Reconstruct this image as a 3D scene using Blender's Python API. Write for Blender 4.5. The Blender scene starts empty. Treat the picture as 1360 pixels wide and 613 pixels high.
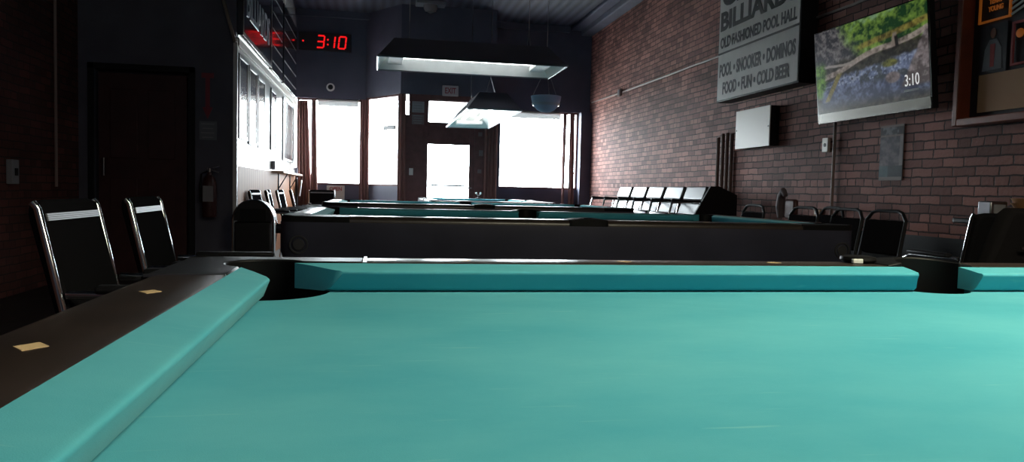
import bpy, math, random
from mathutils import Vector, Matrix
random.seed(7)
SC = bpy.context.scene
COL = SC.collection
PI = math.pi
vs = SC.view_settings
SC.display_settings.display_device = 'sRGB'
vs.view_transform = 'Standard'; vs.look = 'None'; vs.exposure = 0.0; vs.gamma = 1.0
vs.use_curve_mapping = False

# ------------------------------------------------------------------ materials
def srgb(r, g, b):
    f = lambda c: (c/12.92 if c <= .04045 else ((c+.055)/1.055)**2.4)
    return (f(r/255), f(g/255), f(b/255), 1)

def mat(name, col, rough=.5, metal=0, spec=.5, noise=0, nscale=20, bump=0, coat=0, sheen=0, sheen_tint=None, emit=None, estr=0, trans=0, alpha=1):
    m = bpy.data.materials.new(name); m.use_nodes = True
    nt = m.node_tree; b = nt.nodes['Principled BSDF']
    b.inputs['Base Color'].default_value = col
    b.inputs['Roughness'].default_value = rough
    b.inputs['Metallic'].default_value = metal
    b.inputs['Specular IOR Level'].default_value = spec
    b.inputs['Coat Weight'].default_value = coat
    b.inputs['Coat Roughness'].default_value = .08
    if sheen:
        b.inputs['Sheen Weight'].default_value = sheen
        b.inputs['Sheen Roughness'].default_value = .35
        b.inputs['Sheen Tint'].default_value = sheen_tint or (1, 1, 1, 1)
    if emit:
        b.inputs['Emission Color'].default_value = emit
        b.inputs['Emission Strength'].default_value = estr
    if noise or bump:
        tc = nt.nodes.new('ShaderNodeTexCoord'); n = nt.nodes.new('ShaderNodeTexNoise')
        n.inputs['Scale'].default_value = nscale; n.inputs['Detail'].default_value = 6
        nt.links.new(tc.outputs['Object'], n.inputs['Vector'])
        if noise:
            mx = nt.nodes.new('ShaderNodeMix'); mx.data_type = 'RGBA'
            r = nt.nodes.new('ShaderNodeMapRange')
            r.inputs['From Min'].default_value = .3; r.inputs['From Max'].default_value = .7
            nt.links.new(n.outputs['Fac'], r.inputs['Value']); nt.links.new(r.outputs[0], mx.inputs['Factor'])
            mx.inputs['A'].default_value = tuple(c*(1-noise) for c in col[:3])+(1,)
            mx.inputs['B'].default_value = tuple(min(1, c*(1+noise)) for c in col[:3])+(1,)
            nt.links.new(mx.outputs['Result'], b.inputs['Base Color'])
        if bump:
            bp = nt.nodes.new('ShaderNodeBump'); bp.inputs['Strength'].default_value = bump
            bp.inputs['Distance'].default_value = .01
            nt.links.new(n.outputs['Fac'], bp.inputs['Height']); nt.links.new(bp.outputs['Normal'], b.inputs['Normal'])
    return m

def mat_cloth():
    m = mat('table_cloth', (.004, .26, .34, 1), .9, spec=.03, sheen=.14, sheen_tint=(.65, 1, .85, 1))
    nt = m.node_tree; b = nt.nodes['Principled BSDF']
    tc = nt.nodes.new('ShaderNodeTexCoord')
    mp = nt.nodes.new('ShaderNodeMapping'); mp.inputs['Scale'].default_value = (2.6, 4.2, 4)
    n = nt.nodes.new('ShaderNodeTexNoise'); n.inputs['Scale'].default_value = 1.3; n.inputs['Detail'].default_value = 7; n.inputs['Roughness'].default_value = .62
    nt.links.new(tc.outputs['Object'], mp.inputs['Vector']); nt.links.new(mp.outputs[0], n.inputs['Vector'])
    cr = nt.nodes.new('ShaderNodeValToRGB')
    cr.color_ramp.elements[0].position = .3; cr.color_ramp.elements[0].color = CLOTH_A
    cr.color_ramp.elements[1].position = .72; cr.color_ramp.elements[1].color = CLOTH_B
    nt.links.new(n.outputs['Fac'], cr.inputs['Fac'])
    # short chalk streaks
    mp2 = nt.nodes.new('ShaderNodeMapping'); mp2.inputs['Scale'].default_value = (5, 60, 5); mp2.inputs['Rotation'].default_value = (0, 0, .12)
    n2 = nt.nodes.new('ShaderNodeTexNoise'); n2.inputs['Scale'].default_value = 2.0; n2.inputs['Detail'].default_value = 3
    nt.links.new(tc.outputs['Object'], mp2.inputs['Vector']); nt.links.new(mp2.outputs[0], n2.inputs['Vector'])
    r2 = nt.nodes.new('ShaderNodeMapRange'); r2.inputs['From Min'].default_value = .66; r2.inputs['From Max'].default_value = .78; r2.inputs['To Max'].default_value = .35
    nt.links.new(n2.outputs['Fac'], r2.inputs['Value'])
    mx = nt.nodes.new('ShaderNodeMix'); mx.data_type = 'RGBA'; mx.inputs['B'].default_value = (.30, .62, .58, 1)
    nt.links.new(r2.outputs[0], mx.inputs['Factor']); nt.links.new(cr.outputs[0], mx.inputs['A'])
    nt.links.new(mx.outputs['Result'], b.inputs['Base Color'])
    # weave
    n3 = nt.nodes.new('ShaderNodeTexNoise'); n3.inputs['Scale'].default_value = 900
    nt.links.new(tc.outputs['Object'], n3.inputs['Vector'])
    bp = nt.nodes.new('ShaderNodeBump'); bp.inputs['Strength'].default_value = .25; bp.inputs['Distance'].default_value = .0006
    nt.links.new(n3.outputs['Fac'], bp.inputs['Height']); nt.links.new(bp.outputs['Normal'], b.inputs['Normal'])
    return m

def mat_brick(name, c1, c2, mortar, axis='Y', w=.205, h=.068, bump=.6, dim=1.0):
    m = mat(name, c1, .75, spec=.4); nt = m.node_tree; b = nt.nodes['Principled BSDF']
    tc = nt.nodes.new('ShaderNodeTexCoord'); sp = nt.nodes.new('ShaderNodeSeparateXYZ'); cb = nt.nodes.new('ShaderNodeCombineXYZ')
    nt.links.new(tc.outputs['Object'], sp.inputs[0])
    nt.links.new(sp.outputs['Y' if axis == 'Y' else 'X'], cb.inputs['X']); nt.links.new(sp.outputs['Z'], cb.inputs['Y'])
    n = nt.nodes.new('ShaderNodeTexNoise'); n.inputs['Scale'].default_value = 3.2; n.inputs['Detail'].default_value = 6; n.inputs['Roughness'].default_value = .7
    nt.links.new(cb.outputs[0], n.inputs['Vector'])
    vm = nt.nodes.new('ShaderNodeVectorMath'); vm.operation = 'MULTIPLY_ADD'; vm.inputs[1].default_value = (.065, .036, 0)
    nt.links.new(n.outputs['Color'], vm.inputs[0]); nt.links.new(cb.outputs[0], vm.inputs[2])
    br = nt.nodes.new('ShaderNodeTexBrick'); br.inputs['Scale'].default_value = 1
    br.inputs['Brick Width'].default_value = w; br.inputs['Row Height'].default_value = h
    br.inputs['Mortar Size'].default_value = .007; br.inputs['Mortar Smooth'].default_value = .4; br.inputs['Bias'].default_value = -.1
    br.squash = .55; br.squash_frequency = 4
    br.inputs['Color1'].default_value = c1; br.inputs['Color2'].default_value = c2; br.inputs['Mortar'].default_value = mortar
    nt.links.new(vm.outputs[0], br.inputs['Vector'])
    n2 = nt.nodes.new('ShaderNodeTexNoise'); n2.inputs['Scale'].default_value = 1.1; n2.inputs['Detail'].default_value = 8
    nt.links.new(cb.outputs[0], n2.inputs['Vector'])
    r = nt.nodes.new('ShaderNodeMapRange'); r.inputs['From Min'].default_value = .3; r.inputs['From Max'].default_value = .7
    r.inputs['To Min'].default_value = .62*dim; r.inputs['To Max'].default_value = 1.25*dim
    nt.links.new(n2.outputs['Fac'], r.inputs['Value'])
    vm2 = nt.nodes.new('ShaderNodeVectorMath'); vm2.operation = 'SCALE'
    nt.links.new(br.outputs['Color'], vm2.inputs[0]); nt.links.new(r.outputs[0], vm2.inputs['Scale'])
    nt.links.new(vm2.outputs[0], b.inputs['Base Color'])
    n4 = nt.nodes.new('ShaderNodeTexNoise'); n4.inputs['Scale'].default_value = 28; n4.inputs['Detail'].default_value = 4
    nt.links.new(cb.outputs[0], n4.inputs['Vector'])
    ma = nt.nodes.new('ShaderNodeMath'); ma.operation = 'MULTIPLY_ADD'; ma.inputs[1].default_value = .5
    inv = nt.nodes.new('ShaderNodeMath'); inv.operation = 'SUBTRACT'; inv.inputs[0].default_value = 1
    nt.links.new(br.outputs['Fac'], inv.inputs[1])
    nt.links.new(n4.outputs['Fac'], ma.inputs[0]); nt.links.new(inv.outputs[0], ma.inputs[2])
    bp = nt.nodes.new('ShaderNodeBump'); bp.inputs['Strength'].default_value = bump; bp.inputs['Distance'].default_value = .012
    nt.links.new(ma.outputs[0], bp.inputs['Height']); nt.links.new(bp.outputs['Normal'], b.inputs['Normal'])
    return m

def mat_stripe(name, c1, c2, axis, period, rough=.5, bump=.5, coat=0, soft=True):
    """boards / corrugation running along the other axes"""
    m = mat(name, c1, rough, coat=coat); nt = m.node_tree; b = nt.nodes['Principled BSDF']
    tc = nt.nodes.new('ShaderNodeTexCoord'); w = nt.nodes.new('ShaderNodeTexWave')
    w.bands_direction = axis; w.inputs['Scale'].default_value = .314/period*1.0; w.inputs['Distortion'].default_value = .35
    w.inputs['Detail'].default_value = 3; w.inputs['Detail Scale'].default_value = 2
    mp = nt.nodes.new('ShaderNodeMapping'); mp.inputs['Scale'].default_value = (1, .12, 1) if axis == 'X' else (1, 1, .12)
    nt.links.new(tc.outputs['Object'], mp.inputs['Vector']); nt.links.new(mp.outputs[0], w.inputs['Vector'])
    mx = nt.nodes.new('ShaderNodeMix'); mx.data_type = 'RGBA'; mx.inputs['A'].default_value = c1; mx.inputs['B'].default_value = c2
    nt.links.new(w.outputs['Fac'], mx.inputs['Factor']); nt.links.new(mx.outputs['Result'], b.inputs['Base Color'])
    bp = nt.nodes.new('ShaderNodeBump'); bp.inputs['Strength'].default_value = bump; bp.inputs['Distance'].default_value = .01
    nt.links.new(w.outputs['Fac'], bp.inputs['Height']); nt.links.new(bp.outputs['Normal'], b.inputs['Normal'])
    return m

def mat_glass(name):
    m = bpy.data.materials.new(name); m.use_nodes = True; nt = m.node_tree; nt.nodes.clear()
    o = nt.nodes.new('ShaderNodeOutputMaterial'); t = nt.nodes.new('ShaderNodeBsdfTransparent'); g = nt.nodes.new('ShaderNodeBsdfGlossy')
    t.inputs[0].default_value = (.96, .98, .97, 1); g.inputs['Roughness'].default_value = .02
    lw = nt.nodes.new('ShaderNodeLayerWeight'); lw.inputs[0].default_value = .5
    pw_ = nt.nodes.new('ShaderNodeMath'); pw_.operation = 'POWER'; pw_.inputs[1].default_value = 5
    f = nt.nodes.new('ShaderNodeMath'); f.operation = 'MULTIPLY_ADD'; f.inputs[1].default_value = .93; f.inputs[2].default_value = .04
    nt.links.new(lw.outputs['Facing'], pw_.inputs[0]); nt.links.new(pw_.outputs[0], f.inputs[0])
    mx = nt.nodes.new('ShaderNodeMixShader')
    nt.links.new(f.outputs[0], mx.inputs[0]); nt.links.new(t.outputs[0], mx.inputs[1]); nt.links.new(g.outputs[0], mx.inputs[2]); nt.links.new(mx.outputs[0], o.inputs[0])
    return m

def mat_translucent(name, col, amount=.5):
    m = bpy.data.materials.new(name); m.use_nodes = True; nt = m.node_tree; nt.nodes.clear()
    o = nt.nodes.new('ShaderNodeOutputMaterial'); d = nt.nodes.new('ShaderNodeBsdfDiffuse'); t = nt.nodes.new('ShaderNodeBsdfTranslucent')
    n = nt.nodes.new('ShaderNodeTexNoise'); n.inputs['Scale'].default_value = 30
    mr = nt.nodes.new('ShaderNodeMix'); mr.data_type = 'RGBA'
    mr.inputs['A'].default_value = col; mr.inputs['B'].default_value = tuple(c*.8 for c in col[:3])+(1,)
    nt.links.new(n.outputs['Fac'], mr.inputs['Factor'])
    nt.links.new(mr.outputs['Result'], d.inputs[0]); nt.links.new(mr.outputs['Result'], t.inputs[0])
    mx = nt.nodes.new('ShaderNodeMixShader'); mx.inputs[0].default_value = amount
    nt.links.new(d.outputs[0], mx.inputs[1]); nt.links.new(t.outputs[0], mx.inputs[2]); nt.links.new(mx.outputs[0], o.inputs[0])
    return m

def mat_vcol(name, rough=.4, emit=0):
    m = mat(name, (0, 0, 0, 1), rough); nt = m.node_tree; b = nt.nodes['Principled BSDF']
    a = nt.nodes.new('ShaderNodeVertexColor'); a.layer_name = 'Col'
    nt.links.new(a.outputs['Color'], b.inputs['Emission Color' if emit else 'Base Color'])
    b.inputs['Specular IOR Level'].default_value = .12
    if emit: b.inputs['Emission Strength'].default_value = emit
    return m

CLOTH_A = (.07, .375, .475, 1); CLOTH_B = (.115, .455, .535, 1)
M = {}
M['cloth'] = mat_cloth()
M['rail'] = mat('dark_laminate_rail', srgb(48, 40, 37), .34, noise=.25, nscale=9, coat=.12)
M['apron'] = mat('dark_table_side', srgb(50, 51, 66), .4, noise=.15, nscale=5)
M['plastic'] = mat('black_moulded_plastic', (.007, .007, .008, 1), .45, spec=.15)
M['liner'] = mat('black_rubber_pocket', (.004, .004, .004, 1), .75)
M['pearl'] = mat('pearl_inlay', srgb(235, 205, 160), .25)
M['gold'] = mat('worn_emblem_metal', srgb(62, 62, 66), .45, metal=.4)
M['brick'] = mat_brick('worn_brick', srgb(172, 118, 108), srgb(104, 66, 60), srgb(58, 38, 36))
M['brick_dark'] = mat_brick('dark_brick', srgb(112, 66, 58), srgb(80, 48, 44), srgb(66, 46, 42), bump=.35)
M['navy'] = mat('dark_navy_paint', srgb(80, 82, 100), .6, noise=.1, nscale=3)
M['navy2'] = mat('dark_partition_paint', srgb(94, 94, 108), .65, noise=.12, nscale=3)
M['ceiling'] = mat_stripe('dark_board_ceiling', srgb(70, 74, 92), srgb(42, 44, 56), 'X', .16, .55, .7)
M['white_wall'] = mat('white_gloss_paint', srgb(235, 232, 228), .25, noise=.03, nscale=4, coat=1)
M['panel'] = mat_stripe('wood_grain_panelling', srgb(176, 120, 84), srgb(118, 76, 52), 'Y', .09, .6, .15)
M['panel'].node_tree.nodes['Principled BSDF'].inputs['Specular IOR Level'].default_value = .15
M['floor'] = mat('dark_floor', srgb(45, 40, 38), .5, noise=.3, nscale=6)
M['black'] = mat('black_paint', (.011, .011, .013, 1), .5, spec=.25)
M['wood_dark'] = mat('dark_red_wood', srgb(98, 62, 62), .5, noise=.2, nscale=12)
M['door_red'] = mat('dark_red_door', srgb(70, 36, 36), .5, noise=.15, nscale=6)
M['curtain'] = mat_translucent('brown_curtain', srgb(150, 116, 112), .16)
M['shade'] = mat_translucent('grey_shade', srgb(205, 205, 205), .35)
M['glass'] = mat_glass('clear_window_glass')
M['chrome'] = mat('chrome', srgb(225, 228, 232), .12, metal=1)
M['steel'] = mat('brushed_steel', srgb(150, 150, 155), .3, metal=1)
M['vinyl'] = mat('black_vinyl', (.012, .012, .014, 1), .6, spec=.0, bump=.08, nscale=60)
M['strip'] = mat('painted_window_glint', srgb(150, 150, 154), .5, metal=.25)  # pale colour stands for window light mirrored in the chair vinyl
M['vinyl_shiny'] = mat('shiny_black_vinyl', (.02, .02, .024, 1), .3, spec=.6, coat=.45)
M['fabric'] = mat('black_seat_fabric', (.012, .011, .012, 1), .8, spec=.0)
M['white'] = mat('white_paint', srgb(225, 225, 222), .4)
M['lamp_in'] = mat('white_reflector', srgb(235, 236, 232), .25, noise=.06, nscale=6)
M['lamp_out'] = mat('dark_lamp_shade', srgb(100, 100, 112), .6)
M['tube'] = mat('white_tube', srgb(245, 245, 240), .2)
M['sign_white'] = mat('aged_white_sign', srgb(196, 194, 190), .5, noise=.05, nscale=8)
M['sign_black'] = mat('sign_black_letter', (.012, .012, .014, 1), .6)
M['sign_grey'] = mat('sign_grey_letter', srgb(62, 60, 64), .6)
M['cream'] = mat('cream_metal', srgb(215, 205, 192), .4)
M['conduit'] = mat('painted_conduit', srgb(150, 128, 122), .5)
M['conduit_brown'] = mat('brown_conduit', srgb(112, 80, 70), .5)
M['led'] = mat('red_led', (.1, 0, 0, 1), .4, emit=(1, .01, .012, 1), estr=1.0)
M['clock_black'] = mat('clock_case', srgb(30, 30, 40), .4)
M['paper'] = mat('paper', srgb(150, 152, 158), .8)
M['paper_dark'] = mat('faded_paper', srgb(120, 108, 112), .8)
M['red'] = mat('faded_red_print', srgb(160, 60, 60), .6)
M['frame_black'] = mat('black_picture_frame', (.012, .012, .012, 1), .35)
M['mat_white'] = mat('glazed_print', srgb(200, 200, 200), .12, coat=1)
M['mat_grey'] = mat('glazed_grey_print', srgb(110, 112, 118), .12, coat=1)
M['mat_cream'] = mat('glazed_cream_print', srgb(190, 180, 165), .12, coat=1)
M['board'] = mat('dark_glazed_board', srgb(48, 50, 56), .16, coat=1, noise=.25, nscale=3)
M['stripe_dim'] = mat('dim_grey_stripe', srgb(62, 64, 72), .6)
M['board_text'] = mat('grey_blue_letter', srgb(120, 128, 138), .4)
M['trim_wood'] = mat('greyed_wood_trim', srgb(132, 118, 106), .45, noise=.15, nscale=14)
M['light_wood'] = mat('light_wood', srgb(190, 165, 140), .5)
M['mahogany'] = mat('mahogany', srgb(120, 58, 38), .35, noise=.15, nscale=12)
M['case_back'] = mat('display_case_back', srgb(38, 34, 38), .6)
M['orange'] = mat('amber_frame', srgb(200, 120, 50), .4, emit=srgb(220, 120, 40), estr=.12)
M['tan'] = mat('tan_board', srgb(176, 134, 96), .6)
M['skin'] = mat('photo_skin', srgb(150, 96, 80), .6)
M['greyblue'] = mat('photo_grey', srgb(120, 122, 130), .6)
M['darkgreen'] = mat('can_green_black', srgb(36, 36, 38), .35, noise=.1)
M['bowl'] = mat_translucent('blue_white_glass', srgb(222, 228, 242), .6)
M['bowl_rim'] = mat('white_bowl_band', srgb(215, 215, 220), .2, coat=1)
M['asphalt'] = mat('pavement', srgb(190, 188, 184), .8, noise=.1, nscale=2)
M['tv_frame'] = mat('grey_tv_bezel', srgb(60, 60, 60), .18, metal=.6)
M['tv_reflection'] = mat('tv_screen_reflection', srgb(70, 68, 62), .2, metal=.5)  # grey stands in for light mirrored low on the screen
M['picture'] = mat_vcol('screen_picture', .22, emit=.42)
M['poster'] = mat_vcol('printed_poster', .5)
M['screen_text'] = mat('screen_text', (0, 0, 0, 1), .4, emit=(.8, .8, .8, 1), estr=.7)
M['exit'] = mat('exit_sign_face', srgb(190, 180, 186), .5)
M['exit_red'] = mat('exit_letters', srgb(150, 62, 74), .5)
M['fill_glow'] = mat('fill_lamp_diffuser', (1, .9, .8, 1), .5, emit=(1, .80, .6, 1), estr=6)  # glow of the added fill lamps behind the camera

# ------------------------------------------------------------------ mesh helpers
class MB:
    def __init__(s): s.v = []; s.f = []
    def box(s, c, d, rot=None, taper=None):
        n = len(s.v); hx, hy, hz = d[0]/2, d[1]/2, d[2]/2
        t = taper or (1, 1)
        for z in (-1, 1):
            k = t if z > 0 else (1, 1)
            for x, y in ((-1, -1), (1, -1), (1, 1), (-1, 1)):
                p = Vector((x*hx*k[0], y*hy*k[1], z*hz))
                if rot is not None: p = rot @ p
                s.v.append(p+Vector(c))
        s.f += [tuple(n+i for i in q) for q in ((3, 2, 1, 0), (4, 5, 6, 7), (0, 1, 5, 4), (1, 2, 6, 5), (2, 3, 7, 6), (3, 0, 4, 7))]
        return s
    def b2(s, x0, x1, y0, y1, z0, z1):
        return s.box(((x0+x1)/2, (y0+y1)/2, (z0+z1)/2), (x1-x0, y1-y0, z1-z0))
    def prism(s, poly, z0, z1, tops=None):
        n = len(s.v); k = len(poly)
        for x, y in poly: s.v.append(Vector((x, y, z0)))
        for i, (x, y) in enumerate(poly): s.v.append(Vector((x, y, tops[i] if tops else z1)))
        s.f.append(tuple(n+k-1-i for i in range(k))); s.f.append(tuple(n+k+i for i in range(k)))
        for i in range(k): j = (i+1) % k; s.f.append((n+i, n+j, n+k+j, n+k+i))
        return s
    def tube(s, pts, r, seg=10, closed=False, caps=True):
        pts = [Vector(p) for p in pts]; n0 = len(s.v); m = len(pts); up = None
        for i, p in enumerate(pts):
            a = pts[(i-1) % m] if (i > 0 or closed) else p; b = pts[(i+1) % m] if (i < m-1 or closed) else p
            t = (b-a).normalized()
            if up is None:
                up = Vector((0, 0, 1)) if abs(t.z) < .9 else Vector((1, 0, 0))
            u = (up-t*up.dot(t)).normalized(); w = t.cross(u); up = u
            rr = r[i] if isinstance(r, (list, tuple)) else r
            for k in range(seg):
                a_ = 2*PI*k/seg; s.v.append(p+(u*math.cos(a_)+w*math.sin(a_))*rr)
        for i in range(m if closed else m-1):
            for k in range(seg):
                a0 = n0+i*seg; a1 = n0+((i+1) % m)*seg; kk = (k+1) % seg
                s.f.append((a0+k, a0+kk, a1+kk, a1+k))
        if caps and not closed:
            s.f.append(tuple(n0+seg-1-k for k in range(seg))); s.f.append(tuple(n0+(m-1)*seg+k for k in range(seg)))
        return s
    def lathe(s, prof, c=(0, 0, 0), seg=32):
        n0 = len(s.v)
        for r, z in prof:
            for k in range(seg):
                a = 2*PI*k/seg; s.v.append(Vector((c[0]+r*math.cos(a), c[1]+r*math.sin(a), c[2]+z)))
        for i in range(len(prof)-1):
            for k in range(seg):
                kk = (k+1) % seg; a0 = n0+i*seg; a1 = a0+seg
                s.f.append((a0+k, a0+kk, a1+kk, a1+k))
        return s
    def map(s, mtx):
        s.v = [mtx @ Vector(p) for p in s.v]; return s
    def build(s, name, m, parent=None, smooth=False, bevel=0, seg=2, label=None):
        me = bpy.data.meshes.new(name); me.from_pydata([tuple(v) for v in s.v], [], s.f); me.validate(); me.update()
        me.materials.append(m)
        o = bpy.data.objects.new(name, me); COL.objects.link(o)
        if parent: o.parent = parent
        if smooth or bevel:
            for p in me.polygons: p.use_smooth = True
        if bevel:
            md = o.modifiers.new('bevel', 'BEVEL'); md.width = bevel; md.segments = seg; md.limit_method = 'ANGLE'; md.angle_limit = math.radians(35)
        if smooth or bevel:
            try:
                me.set_sharp_from_angle(angle=math.radians(38))
            except Exception: pass
        if label: o['label'] = label
        return o

def thing(name, label, cat, loc=(0, 0, 0), rz=0, group=None):
    o = bpy.data.objects.new(name, None); COL.objects.link(o); o.location = loc; o.rotation_euler = (0, 0, rz)
    o.empty_display_size = .1; o['label'] = label; o['category'] = cat
    if group: o['group'] = group
    return o
def tag(o, label, cat, group=None):
    o['label'] = label; o['category'] = cat
    if group: o['group'] = group
    return o
def struct(o): o['kind'] = 'structure'; return o
def kids(o): return [c for c in bpy.data.objects if c.parent == o]
def copy_tree(o, parent=None):
    c = o.copy(); COL.objects.link(c)
    if parent: c.parent = parent
    for ch in kids(o): copy_tree(ch, c)
    return c
def clone(o, loc, rz, label, group=None):
    c = copy_tree(o); c.location = loc; c.rotation_euler = (0, 0, rz); c['label'] = label
    if group: c['group'] = group
    return c

def text_mb(s, w, h, depth=.004, bold=.02):
    """text filled to a w x h box in the XY plane, centred, facing +Z"""
    cu = bpy.data.curves.new('t', 'FONT'); cu.body = s; cu.size = 1; cu.extrude = .02; cu.offset = bold; cu.resolution_u = 4
    o = bpy.data.objects.new('t', cu); COL.objects.link(o)
    dg = bpy.context.evaluated_depsgraph_get(); me = bpy.data.meshes.new_from_object(o.evaluated_get(dg))
    mb = MB(); mb.v = [v.co.copy() for v in me.vertices]; mb.f = [tuple(p.vertices) for p in me.polygons]
    xs = [v.x for v in mb.v]; ys = [v.y for v in mb.v]
    x0, x1, y0, y1 = min(xs), max(xs), min(ys), max(ys)
    mb.v = [Vector(((v.x-(x0+x1)/2)/(x1-x0)*w, (v.y-(y0+y1)/2)/(y1-y0)*h, v.z/.02*depth)) for v in mb.v]
    bpy.data.objects.remove(o); bpy.data.curves.remove(cu); bpy.data.meshes.remove(me)
    return mb
def frame_mtx(origin, right, up):
    r = Vector(right).normalized(); u = Vector(up).normalized(); n = r.cross(u)
    return Matrix(((r.x, u.x, n.x, origin[0]), (r.y, u.y, n.y, origin[1]), (r.z, u.z, n.z, origin[2]), (0, 0, 0, 1)))
def on_right(x, y, z): return frame_mtx((x, y, z), (0, -1, 0), (0, 0, 1))     # faces -X
def on_left(x, y, z): return frame_mtx((x, y, z), (0, 1, 0), (0, 0, 1))       # faces +X
def on_front(x, y, z): return frame_mtx((x, y, z), (1, 0, 0), (0, 0, 1))      # faces -Y

def rounded(w, h, r, n=6):
    pts = []
    for cx, cy, a0 in ((w/2-r, h/2-r, 0), (-w/2+r, h/2-r, 90), (-w/2+r, -h/2+r, 180), (w/2-r, -h/2+r, 270)):
        for i in range(n+1):
            a = math.radians(a0+90*i/n); pts.append((cx+r*math.cos(a), cy+r*math.sin(a)))
    return pts

# ------------------------------------------------------------------ the room
XL, XR, XB, YF, YB, YP, ZC = -1.44, 4.05, -2.95, 14.0, -4.5, 8.2, 4.12
struct(MB().b2(XB-.2, XR+.2, YB-.2, YF+.2, -.1, 0).build('floor', M['floor']))
struct(MB().b2(XB-.2, XR+.2, YB-.2, YF+.2, ZC, ZC+.1).build('ceiling', M['ceiling']))
struct(MB().b2(XR, XR+.2, YB, YF+.2, 0, ZC).build('wall_right', M['brick']))
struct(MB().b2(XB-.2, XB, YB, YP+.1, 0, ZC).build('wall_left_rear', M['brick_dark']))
struct(MB().b2(XB-.2, XR+.2, YB-.2, YB, 0, ZC).build('wall_back', M['navy2']))
struct(MB().b2(XL-.2, XL, YP+.1, YF+.2, 1.16, ZC).build('wall_left', M['white_wall']))
struct(MB().b2(XL-.2, XL+.004, YP+.1, YF+.2, 0, 1.16).build('wall_left_panelling', M['panel']))
# partition that steps the room out to the left, with the dark red door in it
pw = MB(); pw.b2(XB, -2.80, YP, YP+.1, 0, ZC); pw.b2(-1.90, XL-.005, YP, YP+.1, 0, ZC); pw.b2(-2.80, -1.90, YP, YP+.1, 2.09, ZC)
pw.b2(XB, XL-.2, YP+.1, YP+.2, 0, ZC); struct(pw.build('wall_partition', M['navy2']))
d2 = struct(MB().b2(-2.77, -1.93, YP+.02, YP+.07, .01, 2.06).build('door_2', M['door_red']))
MB().tube([(-2.70, YP-.05, 1.02), (-2.70, YP-.05, 1.2)], .011).build('door_handle', M['steel'], d2, smooth=True)
mb = MB()
for x0, x1, z0, z1 in ((-2.66, -2.40, 1.2, 1.9), (-2.30, -2.04, 1.2, 1.9), (-2.66, -2.40, .25, 1.0), (-2.30, -2.04, .25, 1.0)):
    mb.b2(x0, x1, YP+.008, YP+.021, z0, z1)
mb.build('door_panel', M['door_red'], d2, bevel=.006)
mb = MB(); mb.b2(-2.86, -2.80, YP-.02, YP, 0, 2.15); mb.b2(-1.90, -1.84, YP-.02, YP, 0, 2.15); mb.b2(-2.86, -1.84, YP-.02, YP, 2.09, 2.15)
struct(mb.build('trim_1', M['black'], bevel=.004))
struct(MB().b2(XL-.03, XL+.012, YP-.012, YP+.03, 0, 2.47).build('trim_2', M['white'], bevel=.003))      # pale corner strip
struct(MB().b2(XL+.001, XL+.022, YP+.03, YF, 2.40, 2.49).build('trim_3', M['trim_wood'], bevel=.006))   # picture rail on the left wall
mb = MB(); mb.box((XL-.09, YP-.03, 2.72), (.03, .06, .62), Matrix.Rotation(-.27, 3, 'Y'))
struct(mb.build('trim_4', M['trim_wood'], bevel=.004))
# ceiling edge beam on the right, crown on the front
struct(MB().b2(XR-.22, XR, YB, YF, ZC-.16, ZC).build('trim_5', M['navy2'], bevel=.02))
struct(MB().b2(XR-.42, XR-.22, YB, YF, ZC-.07, ZC).build('trim_6', M['navy'], bevel=.02))
struct(MB().b2(XL, XR-.45, YF-.08, YF, ZC-.12, ZC).build('trim_7', M['navy'], bevel=.01))
# dark wainscot on the near part of the right wall
struct(MB().b2(XR-.012, XR, YB, 5.9, 0, .70).build('trim_8', M['black']))
# shopfront
D = 13.1
hd = MB()
hd.prism([(XL, YF+.2), (XL, YF), (-.2, YF), (.40, D), (2.06, D), (2.2, YF), (XR, YF), (XR, YF+.2), (2.4, YF+.2)][0:0] or
         [(XL, YF), (-.2, YF), (-.2, YF+.2), (XL, YF+.2)], 2.56, ZC)
hd.prism([(-.2, YF), (.40, D), (2.06, D), (2.2, YF), (2.2, YF+.2), (-.2, YF+.2)], 2.60, ZC)
hd.prism([(2.2, YF), (XR, YF), (XR, YF+.2), (2.2, YF+.2)], 2.50, ZC)
# low walls under the glass
hd.b2(XL, -.2, YF, YF+.2, 0, 1.0); hd.b2(2.2, XR, YF, YF+.2, 0, 1.02)
hd.prism([(-.2, YF), (.40, D), (.46, D+.06), (-.1, YF+.06)], 0, 1.0)
hd.prism([(2.06, D), (2.2, YF), (2.3, YF), (2.16, D)], 0, 2.6)
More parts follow.
